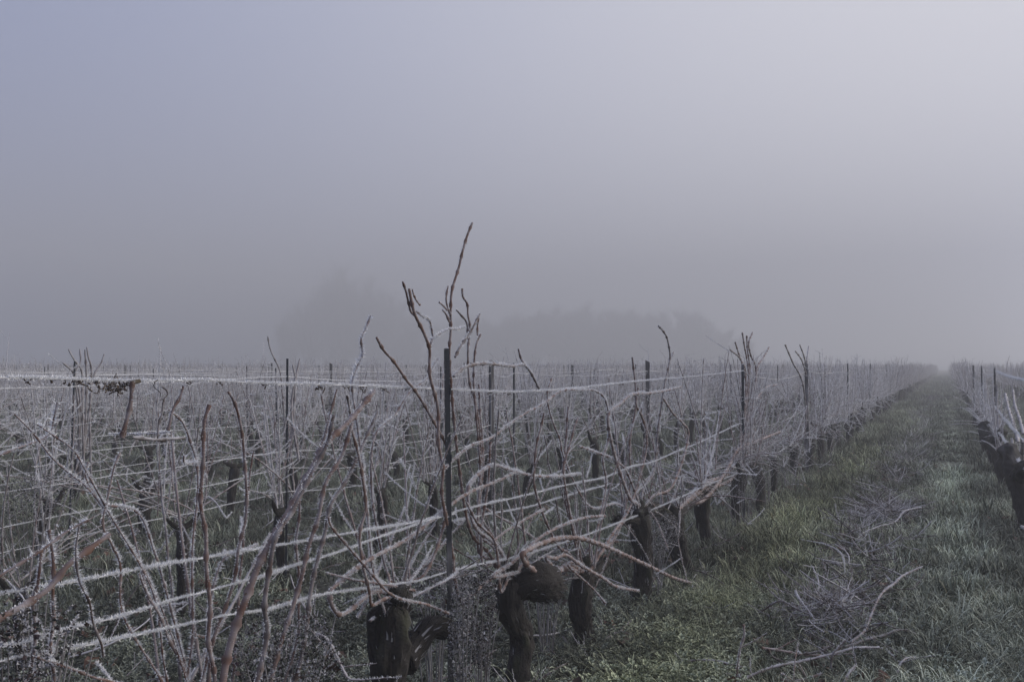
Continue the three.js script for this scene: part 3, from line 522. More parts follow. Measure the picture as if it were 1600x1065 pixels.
function woodPost(seed, h, w) {
  const rng = rngOf(seed), o = new THREE.Group(), g = new THREE.BoxGeometry(w, h + 0.2, w * 0.8, 2, 14, 2), p = g.attributes.position, c = new Float32Array(p.count * 3); g.translate(0, (h + 0.2) / 2 - 0.2, 0);
  for (let i = 0; i < p.count; i++) {
    const y = p.getY(i); if (y > h - 0.01) p.setY(i, y + p.getX(i) * -0.55);
    p.setX(i, p.getX(i) * (1 + (noise(y * 8, seed, 1) - 0.5) * 0.16)); p.setZ(i, p.getZ(i) * (1 + (noise(y * 8, seed, 6) - 0.5) * 0.16));
    const n = fbm(p.getX(i) * 50, y * 6, p.getZ(i) * 50 + seed, 3); c.set(mixc([0.05, 0.047, 0.047], CRUST, clamp((n - 0.45) * 1.8, 0, 0.5)), i * 3);
  }
  g.setAttribute('color', new THREE.BufferAttribute(c, 3)); g.computeVertexNormals(); mesh('stake', g, timber, o);
  const f = new Geo(); rime(f, [V(-w / 2, h + w * 0.27, 0), V(w / 2, h - w * 0.27, 0)], () => w * 0.3, 1200, 0.007, 0.0014, rng, 0.9); rime(f, [V(0, 0.2, 0), V(0, h, 0)], () => w * 0.5, 350, 0.007, 0.0014, rng); mesh('rime', f.build(), frosted, o).userData.kind = 'stuff';
  return o;
}
const steels = [steelPost(11, 1.36, 0.0145), steelPost(12, 1.33, 0.02)], woods = [woodPost(21, 1.38, 0.055), woodPost(22, 1.34, 0.036)];
function post(src, x, s, label, group, tilt = 0, sy = 1, sw = 1) {
  const o = src.clone(); o.name = numbered(src.userData.kindName); scene.add(o); o.position.set(x, hillock(x, -s), -s); o.rotation.set(rr(-0.015, 0.015), rr(-0.5, 0.5), tilt, 'YXZ'); o.scale.set(sw, sy, sw); return tag(o, label, 'post', group);
}
steels.forEach((o) => o.userData.kindName = 'steel_trellis_post'); woods.forEach((o) => o.userData.kindName = 'wooden_trellis_post');
const postS = { 0: [2.65, 7.5, 11.2, 16.2, 21.4, 27, 32, 37, 42, 47], '-1': [12.8, 17.6, 23, 30, 40], 1: [4.2, 6.84, 7.3, 11.3, 16.3, 21.3, 26.3, 31.3, 36, 41, 46] };
{ const p = post(steels[0], ROW0 + 0.055, -on0(707, 700, 0.055).z, 'dark steel trellis post standing tall among the canes at picture centre', null, 0.012); p.rotation.y = 0.75; }
post(steels[1], ROW0, 7.5, 'thin dark post under the upright broom of canes right of centre');
post(woods[1], ROW0, 11.2, 'thin post beside the grassy track, next past the one under the cane broom');
postS[0].slice(3).forEach((s) => post(steels[1], ROW0, s, 'small post far along the left edge of the grassy track', 'far posts of the row left of the track'));
[['steel', 12.8], ['steel', 17.6], ['wood', 23], ['steel', 30], ['steel', 40]].forEach(([m, s], i) => post(m === 'wood' ? woods[1] : steels[1], RIGHT - 0.02, s, ['nearest dark post in the row at the right edge', 'second dark post in the row at the right edge', 'thicker wooden post in the row at the right edge', 'fourth post along the right row, at the track edge', 'faint last post along the right row'][i], null, 0, 0.97));
post(steels[0], rowX(1), 4.2, 'thin dark post in the second row behind the diagonal canes', null, 0, 0.98, 0.8);
post(woods[1], rowX(1), 6.84, 'grey wooden post just right of the dark steel post, one row back'); post(steels[1], rowX(1), 7.3, 'thin steel post beside the grey wooden one, one row back', null, 0, 1, 1);
post(woods[0], rowX(1), 11.3, 'broad grey wooden post with slanted top right of centre');
postS[1].slice(4).forEach((s) => post(steels[1], rowX(1), s, 'faint post far back in the second row left of the track', 'far posts of the second row'));
for (let k = 2; k < 34; k++) {
  const rng = rngOf(800 + k), x = rowX(k); let s = k === 2 ? 4.3 : rr(1, 6, rng);
  for (; s < 75; s += rr(4.6, 5.4, rng)) { if (Math.hypot(x, s) > 68 || !inView(x, -s, 0.02)) continue; const src = k > 2 && rng() < 0.22 ? woods[Math.floor(rng() * 2)] : steels[Math.floor(rng() * 2)];
    post(src, x, s, (src.userData.kindName === 'wooden_trellis_post' ? 'grey wooden post in the ' : 'dark steel post in the ') + rowWord(k), 'posts of the ' + rowWord(k) + (src.userData.kindName === 'wooden_trellis_post' ? ', wooden' : ', steel'), rr(-0.03, 0.03, rng), rr(0.93, 1.02, rng)); }
}

// ---------------------------------------------------------------- wires
function wireMesh(label, pts, r, perM, flen, nearTo, group) {
  const c = pts[0].clone(), loc = pts.map((p) => p.clone().sub(c)), g = new Geo(), ph = R() * 30;
  g.tube(loc, (i, t) => r * (0.8 + 0.5 * noise(i * 0.6 + ph, 2, 3)), 5, (i) => { const n = noise(i * 0.5, ph, 1); return mixc([0.16, 0.15, 0.155], FROST, 0.35 + 0.5 * n); });
  const m = mesh('trellis_wire', g.build(), wireMat, null); m.position.copy(c); tag(m, label, 'wire', group);
  const near = loc.filter((p) => p.clone().add(c).distanceTo(camera.position) < nearTo);
  if (perM && near.length > 2) { const f = new Geo(); rime(f, near, () => r, perM, flen, flen * 0.125, R, 0.72); const q = mesh('rime', f.build(), wireMat, m); q.userData.kind = 'stuff'; }
}
function sagging(x, s0, s1, h, posts, sag, seed, tail = []) {
  const rng = rngOf(seed), out = [...tail]; let cuts = posts.filter((s) => s > s0 && s < s1); cuts = [s0, ...cuts, s1];
  for (let i = 0; i < cuts.length - 1; i++) { const a = cuts[i], b = cuts[i + 1], n = Math.max(3, Math.round((b - a) / (a < 12 ? 0.25 : 0.8))), dip = sag * rr(0.4, 1.3, rng); for (let j = i ? 1 : 0; j <= n; j++) { const t = j / n; out.push(V(x + rr(-0.008, 0.008, rng), h - dip * 4 * t * (1 - t) + (j && j < n ? rr(-0.004, 0.004, rng) : 0), -(a + (b - a) * t))); } }
  return out;
}
const nearWire = (label, off, rest, ...xy) => { const a = []; for (let i = 0; i < xy.length; i += 2) a.push(on0(xy[i], xy[i + 1], off)); const run = xy[0] > 300 ? [] : [V(ROW0 + off, a[0].y + 0.015, 2.4), V(ROW0 + off, a[0].y + 0.004, 0.4)]; const line = spline([...run, ...a], 0.012); wireMesh(label, rest ? line.concat(rest.filter((p) => p.z < a[a.length - 1].z - 0.15)) : line, 0.0016, 6500, 0.0055, 9); };
nearWire('rimed top wire of the near row, running past the steel post across the picture', 0.012, sagging(ROW0, 7.5, 75, 1.24, postS[0], 0.07, 1), 0, 590, 100, 592, 200, 595, 320, 594, 420, 599, 520, 601, 620, 605, 700, 608, 720, 609, 800, 612, 900, 606, 980, 597, 1080, 588, 1162, 579);
nearWire('thick rimed lowest wire of the near row, curving up to the track edge', 0.03, sagging(ROW0, 7.5, 75, 0.58, postS[0], 0.12, 2), 0, 1033, 60, 1022, 160, 1003, 260, 982, 360, 960, 420, 952, 500, 930, 580, 918, 650, 908, 700, 893, 760, 880, 816, 868, 848, 858, 915, 836, 950, 823, 987, 809, 1022, 795, 1057, 780, 1100, 760, 1160, 737);
nearWire('upper of the two rimed middle wires meeting at the dark steel post', 0.02, null, 0, 928, 51, 920, 120, 908, 214, 890, 316, 872, 375, 862, 435, 852, 488, 843, 550, 832, 600, 824, 641, 817, 681, 808, 712, 800);
nearWire('lower of the two rimed middle wires meeting at the dark steel post', 0.03, null, 0, 1011, 53, 1000, 120, 979, 187, 963, 241, 946, 281, 934, 321, 924, 388, 906, 413, 900, 459, 884, 499, 872, 550, 855, 587, 841, 627, 828, 668, 813, 712, 802);
nearWire('rimed middle wire right of the steel post, rising along the row to the second post', 0.02, sagging(ROW0, 7.5, 75, 0.82, postS[0], 0.08, 3), 712, 799, 757, 788, 820, 774, 879, 759, 947, 745, 984, 730, 1018, 722, 1063, 703, 1089, 693, 1123, 677, 1157, 661);
nearWire('shorter rimed middle wire just below the other right of the steel post', -0.02, null, 712, 814, 763, 803, 820, 793, 880, 776, 950, 757);
for (let k = 1; k < 22; k++) {
  const x = rowX(k), ps = k === 1 ? postS[1] : Array.from({ length: 16 }, (_, i) => 3 + i * 5 + (k % 5)), s0 = k < 5 ? -1.5 : Math.max(0.4, -x * 0.45 - 1);
  const top = k < 3 ? 1.24 : 1.22, list = [['top', top, 0.04]]; if (k < 11) list.push(['middle', 0.80, 0.05], ['lowest', 0.56, 0.06]); if (k < 3) list.push(['second middle', 0.70, 0.07]);
  for (const [nm, h, sag] of list) wireMesh('rimed ' + nm + ' wire of the ' + rowWord(k), sagging(x, s0, 72, h, ps, sag, k * 10 + h * 100), k < 4 ? 0.0017 : 0.0026, k < 4 ? 1700 : 0, 0.005, 12);
}
wireMesh('rimed top wire looping between the posts of the right edge row', sagging(RIGHT, 3, 45, 1.24, postS[-1], 0.11, 51), 0.004, 1500, 0.013, 16);
wireMesh('rimed middle wire looping between the posts of the right edge row', sagging(RIGHT - 0.03, 3, 45, 0.80, postS[-1], 0.12, 52), 0.004, 1500, 0.013, 16);
wireMesh('rimed lowest wire draped along the trunks of the right edge row', sagging(RIGHT - 0.05, 3, 30, 0.58, postS[-1], 0.08, 53), 0.004, 1500, 0.013, 16);

// brooms of bare canes that stand above the horizon farther back
function broom(label, x, base, w, ways) {
  const b = onRow(x, ...base), t = thing('tall_vine_shoots', label, 'vine shoots', null, b);
  for (const way of ways) { const pts = []; for (let i = 0; i < way.length; i += 2) pts.push(onRow(x, way[i], way[i + 1]).sub(b)); pts.push(V(rr(-0.05, 0.05), 0, rr(-0.05, 0.05))); const zc = b.clone().sub(camera.position).length() * 0.95, r = w * 0.5 * zc / 1400, g = new Geo(); caneGeo(g, pts, r * 0.7, r, { sides: 5, step: 0.03, frost: 160, flen: 0.01, fw: 0.002, coat: 0.35, tint: CANE[2], rng: R }); mesh('cane', g.build(), frosted, t); }
}
broom('dark broom of bare shoots above the wire at the left of the picture', rowX(2), [128, 760], 3.2, [[106, 545, 116, 563, 126, 576, 128, 620], [124, 545, 125, 566, 117, 581, 122, 640], [135, 542, 138, 560, 142, 574, 140, 640], [162, 553, 158, 566, 147, 584, 138, 650], [97, 566, 104, 572, 113, 581, 124, 620], [132, 546, 134, 575, 134, 640]]);
broom('broom of bare shoots above the third post along the track', ROW0, [1262, 700], 2.6, [[1227, 538, 1238, 564, 1256, 606], [1250, 538, 1259, 567, 1262, 610], [1264, 540, 1261, 567, 1262, 620], [1243, 548, 1254, 565, 1260, 590]]);
broom('lone thin shoot standing above the horizon left of the white frosted shoot', rowX(2), [445, 700], 2.4, [[418, 525, 420, 538, 424, 551, 437, 580, 442, 630]]);
broom('short forked shoot above the wires between lone shoot and diagonal canes', rowX(1), [452, 720], 4, [[468, 560, 464, 578, 460, 596, 455, 640], [457, 570, 459, 580, 461, 590]]);

// ---------------------------------------------------------------- cut wood lying in the track
const lying = (lift, ...xy) => { const a = []; for (let i = 0; i < xy.length; i += 2) { const p = groundSpot(xy[i], xy[i + 1], lift); p.y = lift; a.push(p); } return a; };
const standing = (zc0, zc1, ...xy) => { const a = [], n = xy.length / 2 - 1; for (let i = 0; i <= n; i++) a.push(deep(lerp(zc0, zc1, i / n), xy[i * 2], xy[i * 2 + 1])); return a; };
const branch = (label, r, fr, pts, tint) => {
  const m = woodPiece(label, r, fr, pts, tint), n = pts.length > 3 ? 3 : 1;
  for (let i = 0; i < n; i++) { const g = new Geo(), a = pts[1 + Math.floor(R() * (pts.length - 1))].clone().sub(pts[0]); caneGeo(g, growCane(R, a, V(rr(-1, 1), rr(0, 0.7), rr(-1, 1)), rr(0.06, 0.2), 0.035, { bend: 0.15, up: 0 }), r * 0.34, r * 0.2, { sides: 5, step: 0.012, frost: 2400, flen: 0.005, fw: 0.001, coat: 0.15, tint: tint ?? CANE[2], rng: R, knots: 0.05 }); mesh('side_shoot', g.build(), frosted, m); }
  return m;
};
const woodPiece = (label, r, fr, pts, tint) => stick('pruned_branch', label, 'branch', pts, r * 0.6, r * 0.46, { frost: 3200 * fr, flen: 0.006, fw: 0.0011, coat: clamp(0.05 + 0.2 * fr, 0, 0.8), step: 0.01, ...(tint ? { tint } : {}) });
branch('frosted twig standing upright in the grass at the bottom right of centre', 0.0068, 1.2, standing(3.62, 3.66, 1162, 976, 1163, 993, 1157, 1012, 1153, 1038, 1149, 1075));
branch('frosted arched branch at the bottom edge left of the upright twig', 0.0062, 1.6, standing(3.8, 3.7, 1022, 1045, 1067, 1034, 1104, 1031, 1135, 1036, 1169, 1054));
branch('longest pale frosted branch lying along the bottom of the track', 0.0085, 1.6, standing(3.62, 3.82, 1150, 1068, 1174, 1055, 1211, 1041, 1247, 1034, 1298, 1022, 1337, 1012, 1374, 1011));
branch('bare reddish branch end lying behind the longest pale branch', 0.0085, 0.8, standing(3.85, 3.9, 1191, 1012, 1214, 1015, 1253, 1022, 1285, 1024), [0.13, 0.07, 0.045]);
branch('dark bent branch under the bare reddish one', 0.008, 0.3, standing(3.84, 3.9, 1200, 1014, 1208, 1026, 1233, 1034, 1239, 1026, 1281, 1017, 1304, 1007), [0.04, 0.022, 0.015]);
branch('dark cut stub hanging down across the longest pale branch', 0.0075, 0.3, standing(3.74, 3.72, 1314, 1012, 1304, 1018, 1299, 1038, 1306, 1066), [0.05, 0.027, 0.018]);
branch('short slanting frosted stick at the bottom edge of the track', 0.007, 1.4, standing(3.6, 3.68, 1318, 1070, 1327, 1052, 1338, 1039));
branch('thick dark branch curving out of the heap to the right', 0.0105, 0.7, standing(4.0, 4.3, 1285, 1012, 1330, 1008, 1351, 1000, 1380, 993, 1408, 984, 1450, 996, 1500, 1004), [0.04, 0.026, 0.02]);
branch('long bent branch rising from the heap towards the upper right', 0.0085, 1.0, standing(4.1, 4.9, 1330, 1004, 1352, 985, 1357, 973, 1368, 945, 1380, 925, 1397, 912, 1410, 900, 1442, 885));
branch('straight pale stick leaning left out of the heap', 0.0065, 1.8, standing(4.5, 4.35, 1243, 922, 1249, 935, 1262, 952, 1275, 970));
branch('straight pale stick crossing the heap towards the upper right', 0.0065, 1.6, standing(4.35, 4.6, 1278, 975, 1290, 965, 1308, 948, 1326, 930));
branch('dark branch lying across the left side of the heap', 0.0075, 0.5, standing(4.5, 4.4, 1190, 955, 1219, 939, 1247, 952, 1281, 966), [0.05, 0.028, 0.02]);
branch('frosted stick curving in the grass right of the heap', 0.006, 1.6, standing(3.75, 3.9, 1400, 1056, 1408, 1036, 1418, 1028, 1434, 1027));
branch('thin crooked frosted branch behind the heap', 0.0058, 1.5, standing(6.4, 5.2, 1247, 842, 1270, 846, 1292, 851, 1314, 864, 1321, 892, 1318, 930));
branch('pale frosted branch crossing the second heap of prunings', 0.0088, 1.7, standing(6.3, 7.2, 1330, 862, 1338, 845, 1351, 832, 1375, 822, 1399, 815, 1412, 800, 1421, 796, 1440, 792));
branch('brown branch lying at the left foot of the second heap', 0.008, 0.8, standing(6.6, 6.5, 1283, 836, 1305, 838, 1322, 835, 1340, 826), [0.1, 0.06, 0.045]);
branch('brown branch lying at the bottom edge left of the dark cut stub', 0.009, 0.8, standing(3.6, 3.62, 1222, 1062, 1240, 1064, 1262, 1060, 1285, 1052), [0.14, 0.08, 0.05]);
branch('thin frosted twig arching in the weeds below the stout trunk', 0.005, 2.0, standing(2.35, 2.3, 492, 990, 502, 992, 514, 1002, 524, 1022, 534, 1042, 545, 1060, 570, 1062));
branch('thin rimed cane running from the stout trunk to the steel post base', 0.0052, 2.2, standing(2.62, 2.85, 578, 970, 590, 960, 630, 940, 670, 920, 700, 905, 716, 893));
{
  const twig = (seed) => { const rng = rngOf(seed), g = new Geo(), f = { sides: 5, step: 0.025, frost: 650, flen: 0.0058, fw: 0.0011, coat: seed % 2 ? 0.05 : 0.5, tint: seed % 2 ? [0.032, 0.018, 0.013] : [0.07, 0.042, 0.03], rng }; const c = growCane(rng, V(0, 0, 0), V(1, rr(0, 0.25, rng), 0), 0.45, 0.06, { bend: 0.12, up: -0.02 }); caneGeo(g, c, 0.0058, 0.0036, f); for (let i = 0; i < 3; i++) caneGeo(g, growCane(rng, c[2 + i], V(rr(0, 1, rng), rr(-0.2, 0.8, rng), rr(-1, 1, rng)), rr(0.08, 0.2, rng), 0.04, { bend: 0.15 }), 0.0028, 0.0016, { ...f, sides: 4 }); return g.build(); };
  const twigs = [1, 2, 3, 4].map((i) => twig(i + 950)), m4 = new THREE.Matrix4(), q = new THREE.Quaternion();
  const heap = (label, n, place) => { const t = thing('pruning_heap', label, 'prunings'); t.userData.kind = 'stuff'; for (const tw of twigs) { const im = new THREE.InstancedMesh(tw, frosted, n / 4 | 0); im.name = 'twig_litter'; im.userData.kind = 'stuff'; t.add(im); for (let i = 0; i < (n / 4 | 0); i++) { const { p, s, lift } = place(); q.setFromEuler(new THREE.Euler(rr(-3, 3), rr(0, 6.28), rr(-0.35, 0.6), 'YXZ')); im.setMatrixAt(i, m4.compose(V(p.x, hillock(p.x, p.z) + lift, p.z), q, V(s, s, s))); } } };
  const gauss = () => (R() + R() + R() - 1.5) * 0.9;
  const around = (px, py, sx, sz, h, size) => () => { const c = groundSpot(px, py); const a = gauss(), b = gauss(); return { p: V(c.x + a * sx, 0, c.z + b * sz), s: rr(0.4, 1) * size, lift: 0.01 + Math.abs(R() * h * Math.exp(-(a * a + b * b) * 1.2)) }; };
  heap('tangled heap of frosted prunings nearest the camera in the track', 260, around(1292, 975, 0.22, 0.34, 0.14, 0.6));
  heap('second heap of frosted prunings farther up the track', 320, around(1375, 812, 0.28, 0.6, 0.14, 0.7));
  heap('third low heap of prunings in the middle of the track', 300, around(1420, 715, 0.28, 1.5, 0.08, 0.7));
  heap('thin line of prunings trailing far up the track', 1300, () => { const s = 5 + 38 * R() ** 1.5; return { p: V(-0.52 + gauss() * 0.32, 0, -s), s: rr(0.4, 0.8), lift: 0.02 + 0.05 * R() }; });
  heap('scattered prunings lying under the trellis rows at the left', 420, () => { for (;;) { const d = 1.8 + 11 * R(), a = -0.4522 + rr(-0.6, 0.25), p = V(Math.sin(a) * d, 0, -Math.cos(a) * d); if (p.x < -1.1) return { p, s: rr(0.35, 0.9), lift: 0.02 + 0.05 * R() }; } });
}

// ---------------------------------------------------------------- dead leafy weeds, dark with frosted edges
function deadWeed(label, c, rx, ry, rz, n, seed, dark = 0.6) {
  n *= 1.6; const t = thing('dead_weed', label, 'dead weed', null, V(c.x, 0, c.z)), rng = rngOf(seed), L = new Geo(), S = new Geo(), o = V(0, 0, 0);
  for (let i = 0; i < 14; i++) { const e = V(rr(-1, 1, rng) * rx, c.y + rr(-0.6, 0.9, rng) * ry, rr(-1, 1, rng) * rz); S.tube(spline([V(e.x * 0.2, 0, e.z * 0.2), V(e.x * 0.5, e.y * 0.6, e.z * 0.4), e], 0.03), (k, u) => lerp(0.0032, 0.0012, u), 5, () => mixc([0.05, 0.04, 0.032], CRUST, rng() * 0.5)); }
  for (let i = 0; i < n; i++) {
    o.set(rr(-1, 1, rng), rr(-1, 1, rng), rr(-1, 1, rng)); if (o.length() > 1) { i--; continue; }
    const p = V(o.x * rx, c.y + o.y * ry, o.z * rz); if (fbm(p.x * 16 + seed, p.y * 16, p.z * 16, 2) < 0.34 || p.y < 0.01) continue;
    const d = V(rr(-1, 1, rng), rr(-1, 0.5, rng), rr(-1, 1, rng)).normalize(), s = V(rr(-1, 1, rng), rr(-1, 1, rng), rr(-1, 1, rng)).cross(d).normalize(), l = rr(0.005, 0.013, rng), w = l * rr(0.2, 0.45, rng), nn = V(0, 0, 0).crossVectors(d, s);
    const b = rng() < dark ? [0.012 + 0.02 * rng(), 0.011 + 0.014 * rng(), 0.011 + 0.01 * rng()] : mixc([0.03, 0.028, 0.025], CRUST, rng() * 0.6);
    const A = p.clone(), M = p.clone().addScaledVector(d, l * 0.5).addScaledVector(nn, l * 0.2), B = p.clone().addScaledVector(d, l), E = M.clone().addScaledVector(s, w).addScaledVector(nn, l * 0.15), G2 = M.clone().addScaledVector(s, -w).addScaledVector(nn, l * 0.15);
    L.tri(A, E, M, b); L.tri(E, B, M, b); L.tri(A, M, G2, b); L.tri(M, B, G2, b);
    if (rng() < 0.4) rime(L, [A, E, B], () => 0.0003, 320, 0.004, 0.0007, rng, 0.3, [0.5, 0.49, 0.52]); else rime(L, [A, G2, B], () => 0.0003, 320, 0.004, 0.0007, rng, 0.3, [0.5, 0.49, 0.52]);
  }
  mesh('stem', S.build(), frosted, t).userData.kind = 'stuff'; mesh('withered_leaf_mass', L.build(), litterMat, t).userData.kind = 'stuff';
}
deadWeed('black withered weed clinging beside the foot of the dark steel post', on0(752, 965, 0.10), 0.055, 0.19, 0.06, 1500, 41, 0.85);
deadWeed('greyish withered weed along the foot of the dark steel post', on0(722, 985, 0.12), 0.045, 0.2, 0.05, 1000, 42, 0.35);
deadWeed('frosted withered weed at the bottom edge below the diagonal canes', on0(445, 1035, 0.05), 0.12, 0.14, 0.16, 1500, 43, 0.55);
deadWeed('curtain of dark dead leaves hanging beside the slanting trunk at the track edge', on0(1022, 832, 0.02), 0.13, 0.13, 0.3, 1900, 44, 0.6);
deadWeed('dark frosted dead leaves heaped over the low trunks behind the knobbly head', on0(850, 872, -0.1), 0.15, 0.08, 0.25, 1100, 45, 0.5);
deadWeed('dark withered weed in the row behind, at the left edge of the picture', onRow(rowX(1), 50, 775), 0.13, 0.1, 0.22, 1000, 46, 0.6);
deadWeed('grey withered weed above the stout trunk left of the steel post', on0(680, 905, -0.08), 0.12, 0.06, 0.16, 700, 47, 0.35);
deadWeed('dark withered weed in the bottom left corner', on0(25, 1005, 0.05), 0.1, 0.1, 0.12, 700, 48, 0.6);
deadWeed('frosty dead leaves under the vines near the second post along the track', V(ROW0 + 0.05, 0.42, -7.1), 0.2, 0.2, 0.6, 1300, 49, 0.5);
deadWeed('dark frosted dead leaves hanging under the broom of shoots at the third post', V(ROW0 + 0.05, 0.42, -9.6), 0.2, 0.2, 0.9, 1300, 50, 0.5);
deadWeed('dead leaves hanging low in the row between the second and third posts', V(ROW0 + 0.05, 0.40, -8.3), 0.18, 0.18, 0.5, 900, 51, 0.6);
deadWeed('farthest hanging dead leaves along the left edge of the track', V(ROW0 + 0.05, 0.40, -12.5), 0.2, 0.2, 1.5, 1100, 52, 0.5);

// ---------------------------------------------------------------- grass, weeds and fallen leaves
{
  const grass = new THREE.Group(); grass.name = 'grass'; scene.add(grass); grass.userData = { kind: 'stuff', label: 'frosted green grass covering the track and the ground under the vines', category: 'grass' };
  const tuft = (seed, n, h0, h1, rad, w, segs, frost) => {
    const rng = rngOf(seed), g = new Geo();
    for (let i = 0; i < n; i++) {
      const a = rng() * 6.283, q = Math.sqrt(rng()) * rad, x = Math.cos(a) * q, z = Math.sin(a) * q, da = a + rr(-1.4, 1.4, rng), h = rr(h0, h1, rng), ben = rr(0.5, 2.9, rng), dx = Math.cos(da), dz = Math.sin(da), px = -dz, pz = dx, ww = w * rr(0.6, 1.2, rng);
      const dry = rng() < 0.12, base = dry ? [0.13, 0.105, 0.055] : mixc([0.011, 0.019, 0.006], [0.030, 0.040, 0.012], rng()), fr = clamp(frost + rr(-0.45, 0.5, rng), 0, 1); let prev = null, y = 0, r = 0, el = 1.35;
      for (let k = 0; k <= segs; k++) {
        const t = k / segs, c = mixc(base, [0.53, 0.55, 0.49], clamp(fr * (0.04 + 1.2 * t), 0, 0.92)), hw = ww * (1 - t * 0.92), cx = x + dx * r, cz = z + dz * r;
        const i0 = g.vert(cx + px * hw, y, cz + pz * hw, -dx * 0.5, 0.85, -dz * 0.5, c), i1 = g.vert(cx - px * hw, y, cz - pz * hw, -dx * 0.5, 0.85, -dz * 0.5, c);
        if (prev !== null) g.i.push(prev, prev + 1, i0, prev + 1, i1, i0); prev = i0; y += Math.sin(el) * h / segs; r += Math.cos(el) * h / segs; el -= ben * (0.6 + t) * (2.2 / segs) * 0.7;
      }
    }
    return g.build(true);
  };
  const weed = (seed) => {                               // low leafy weed with frosted leaf rims
    const rng = rngOf(seed), g = new Geo();
    for (let i = 0; i < 46; i++) {
      const a = rng() * 6.283, q = Math.sqrt(rng()) * 0.09, p = V(Math.cos(a) * q, rr(0.01, 0.09, rng) * (1.2 - q * 8), Math.sin(a) * q), da = rng() * 6.283, d = V(Math.cos(da), rr(-0.1, 0.9, rng), Math.sin(da)).normalize(), s = V(-d.z, 0, d.x).normalize(), l = rr(0.014, 0.034, rng), w = l * rr(0.22, 0.38, rng), up = V(0, 0, 0).crossVectors(s, d);
      const inner = mixc([0.022, 0.034, 0.015], [0.05, 0.062, 0.028], rng()), rim = mixc(inner, [0.62, 0.64, 0.62], rr(0.5, 1, rng)), M = p.clone().addScaledVector(d, l * 0.55).addScaledVector(up, -l * 0.1), B = p.clone().addScaledVector(d, l), E = p.clone().addScaledVector(d, l * 0.5).addScaledVector(s, w).addScaledVector(up, l * 0.08), F = p.clone().addScaledVector(d, l * 0.5).addScaledVector(s, -w).addScaledVector(up, l * 0.08);
      g.tri(p, M, E, inner, rim); g.tri(E, M, B, inner, rim); g.tri(M, p, F, inner, rim); g.tri(M, F, B, inner, rim);
    }
    return g.build();
  };
  const kinds = { near: [0, 1, 2, 3].map((i) => tuft(70 + i, 26, 0.05, 0.17, 0.055, 0.0031, 6, [0.2, 0.4, 0.55, 0.75][i])), tall: [0, 1].map((i) => tuft(80 + i, 40, 0.14, 0.28, 0.05, 0.0022, 6, 0.45 + 0.15 * i)), weed: [0, 1].map((i) => weed(90 + i)), mid: [0, 1].map((i) => tuft(84 + i, 34, 0.07, 0.19, 0.10, 0.0042, 3, 0.36 + 0.25 * i)), far: [0].map((i) => tuft(88 + i, 34, 0.06, 0.15, 0.26, 0.008, 2, 0.5)) };
  const lists = {}; for (const k in kinds) lists[k] = kinds[k].map(() => []);
  const scatter = (n, d0, d1, pick) => { for (let i = 0; i < n; i++) { const d = Math.sqrt(lerp(d0 * d0, d1 * d1, R())), a = -0.4522 + rr(-0.64, 0.64), x = Math.sin(a) * d, z = -Math.cos(a) * d, f = fbm(x * 0.8 + 3, 9, z * 0.8, 3); const under = x < ROW0 + 0.25 || x > RIGHT + 0.3; pick(x, z, f, under, d); } };
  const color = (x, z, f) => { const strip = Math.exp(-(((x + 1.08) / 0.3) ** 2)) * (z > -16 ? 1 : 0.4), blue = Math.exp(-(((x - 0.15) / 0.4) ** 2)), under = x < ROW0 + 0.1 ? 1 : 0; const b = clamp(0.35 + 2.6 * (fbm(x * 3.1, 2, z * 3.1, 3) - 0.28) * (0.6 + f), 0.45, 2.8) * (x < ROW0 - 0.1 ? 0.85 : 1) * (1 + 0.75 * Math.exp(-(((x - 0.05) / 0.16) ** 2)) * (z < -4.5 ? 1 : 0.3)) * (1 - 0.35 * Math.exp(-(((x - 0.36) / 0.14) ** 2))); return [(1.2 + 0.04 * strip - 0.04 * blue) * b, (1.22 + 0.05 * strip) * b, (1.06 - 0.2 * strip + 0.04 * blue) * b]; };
  const put = (kind, x, z, s, f, sy = 1) => { const i = Math.floor(R() * lists[kind].length); lists[kind][i].push([x, z, s, sy, color(x, z, f)]); };
  const pile = (x, z) => Math.abs(x + 0.52) < 0.28 && fbm(x * 2, 1, z * 0.7, 2) > 0.32;
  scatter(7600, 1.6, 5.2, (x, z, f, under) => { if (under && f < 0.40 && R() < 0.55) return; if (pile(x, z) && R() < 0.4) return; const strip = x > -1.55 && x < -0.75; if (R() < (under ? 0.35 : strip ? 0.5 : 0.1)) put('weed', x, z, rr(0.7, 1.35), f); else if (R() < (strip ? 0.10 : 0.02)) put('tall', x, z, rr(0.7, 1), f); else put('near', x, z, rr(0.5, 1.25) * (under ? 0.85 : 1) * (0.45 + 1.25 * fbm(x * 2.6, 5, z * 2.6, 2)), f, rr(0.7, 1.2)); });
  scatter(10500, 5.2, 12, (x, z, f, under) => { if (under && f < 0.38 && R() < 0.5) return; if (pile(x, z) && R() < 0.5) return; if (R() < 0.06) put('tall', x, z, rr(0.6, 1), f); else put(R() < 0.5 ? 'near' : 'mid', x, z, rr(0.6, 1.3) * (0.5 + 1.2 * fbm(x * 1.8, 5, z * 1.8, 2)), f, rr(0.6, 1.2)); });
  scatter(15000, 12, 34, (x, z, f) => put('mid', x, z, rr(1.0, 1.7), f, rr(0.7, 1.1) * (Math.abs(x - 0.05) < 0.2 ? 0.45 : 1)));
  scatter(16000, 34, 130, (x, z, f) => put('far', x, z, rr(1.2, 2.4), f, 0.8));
  const m4 = new THREE.Matrix4(), q = new THREE.Quaternion(), e = new THREE.Euler(), c3 = new THREE.Color();
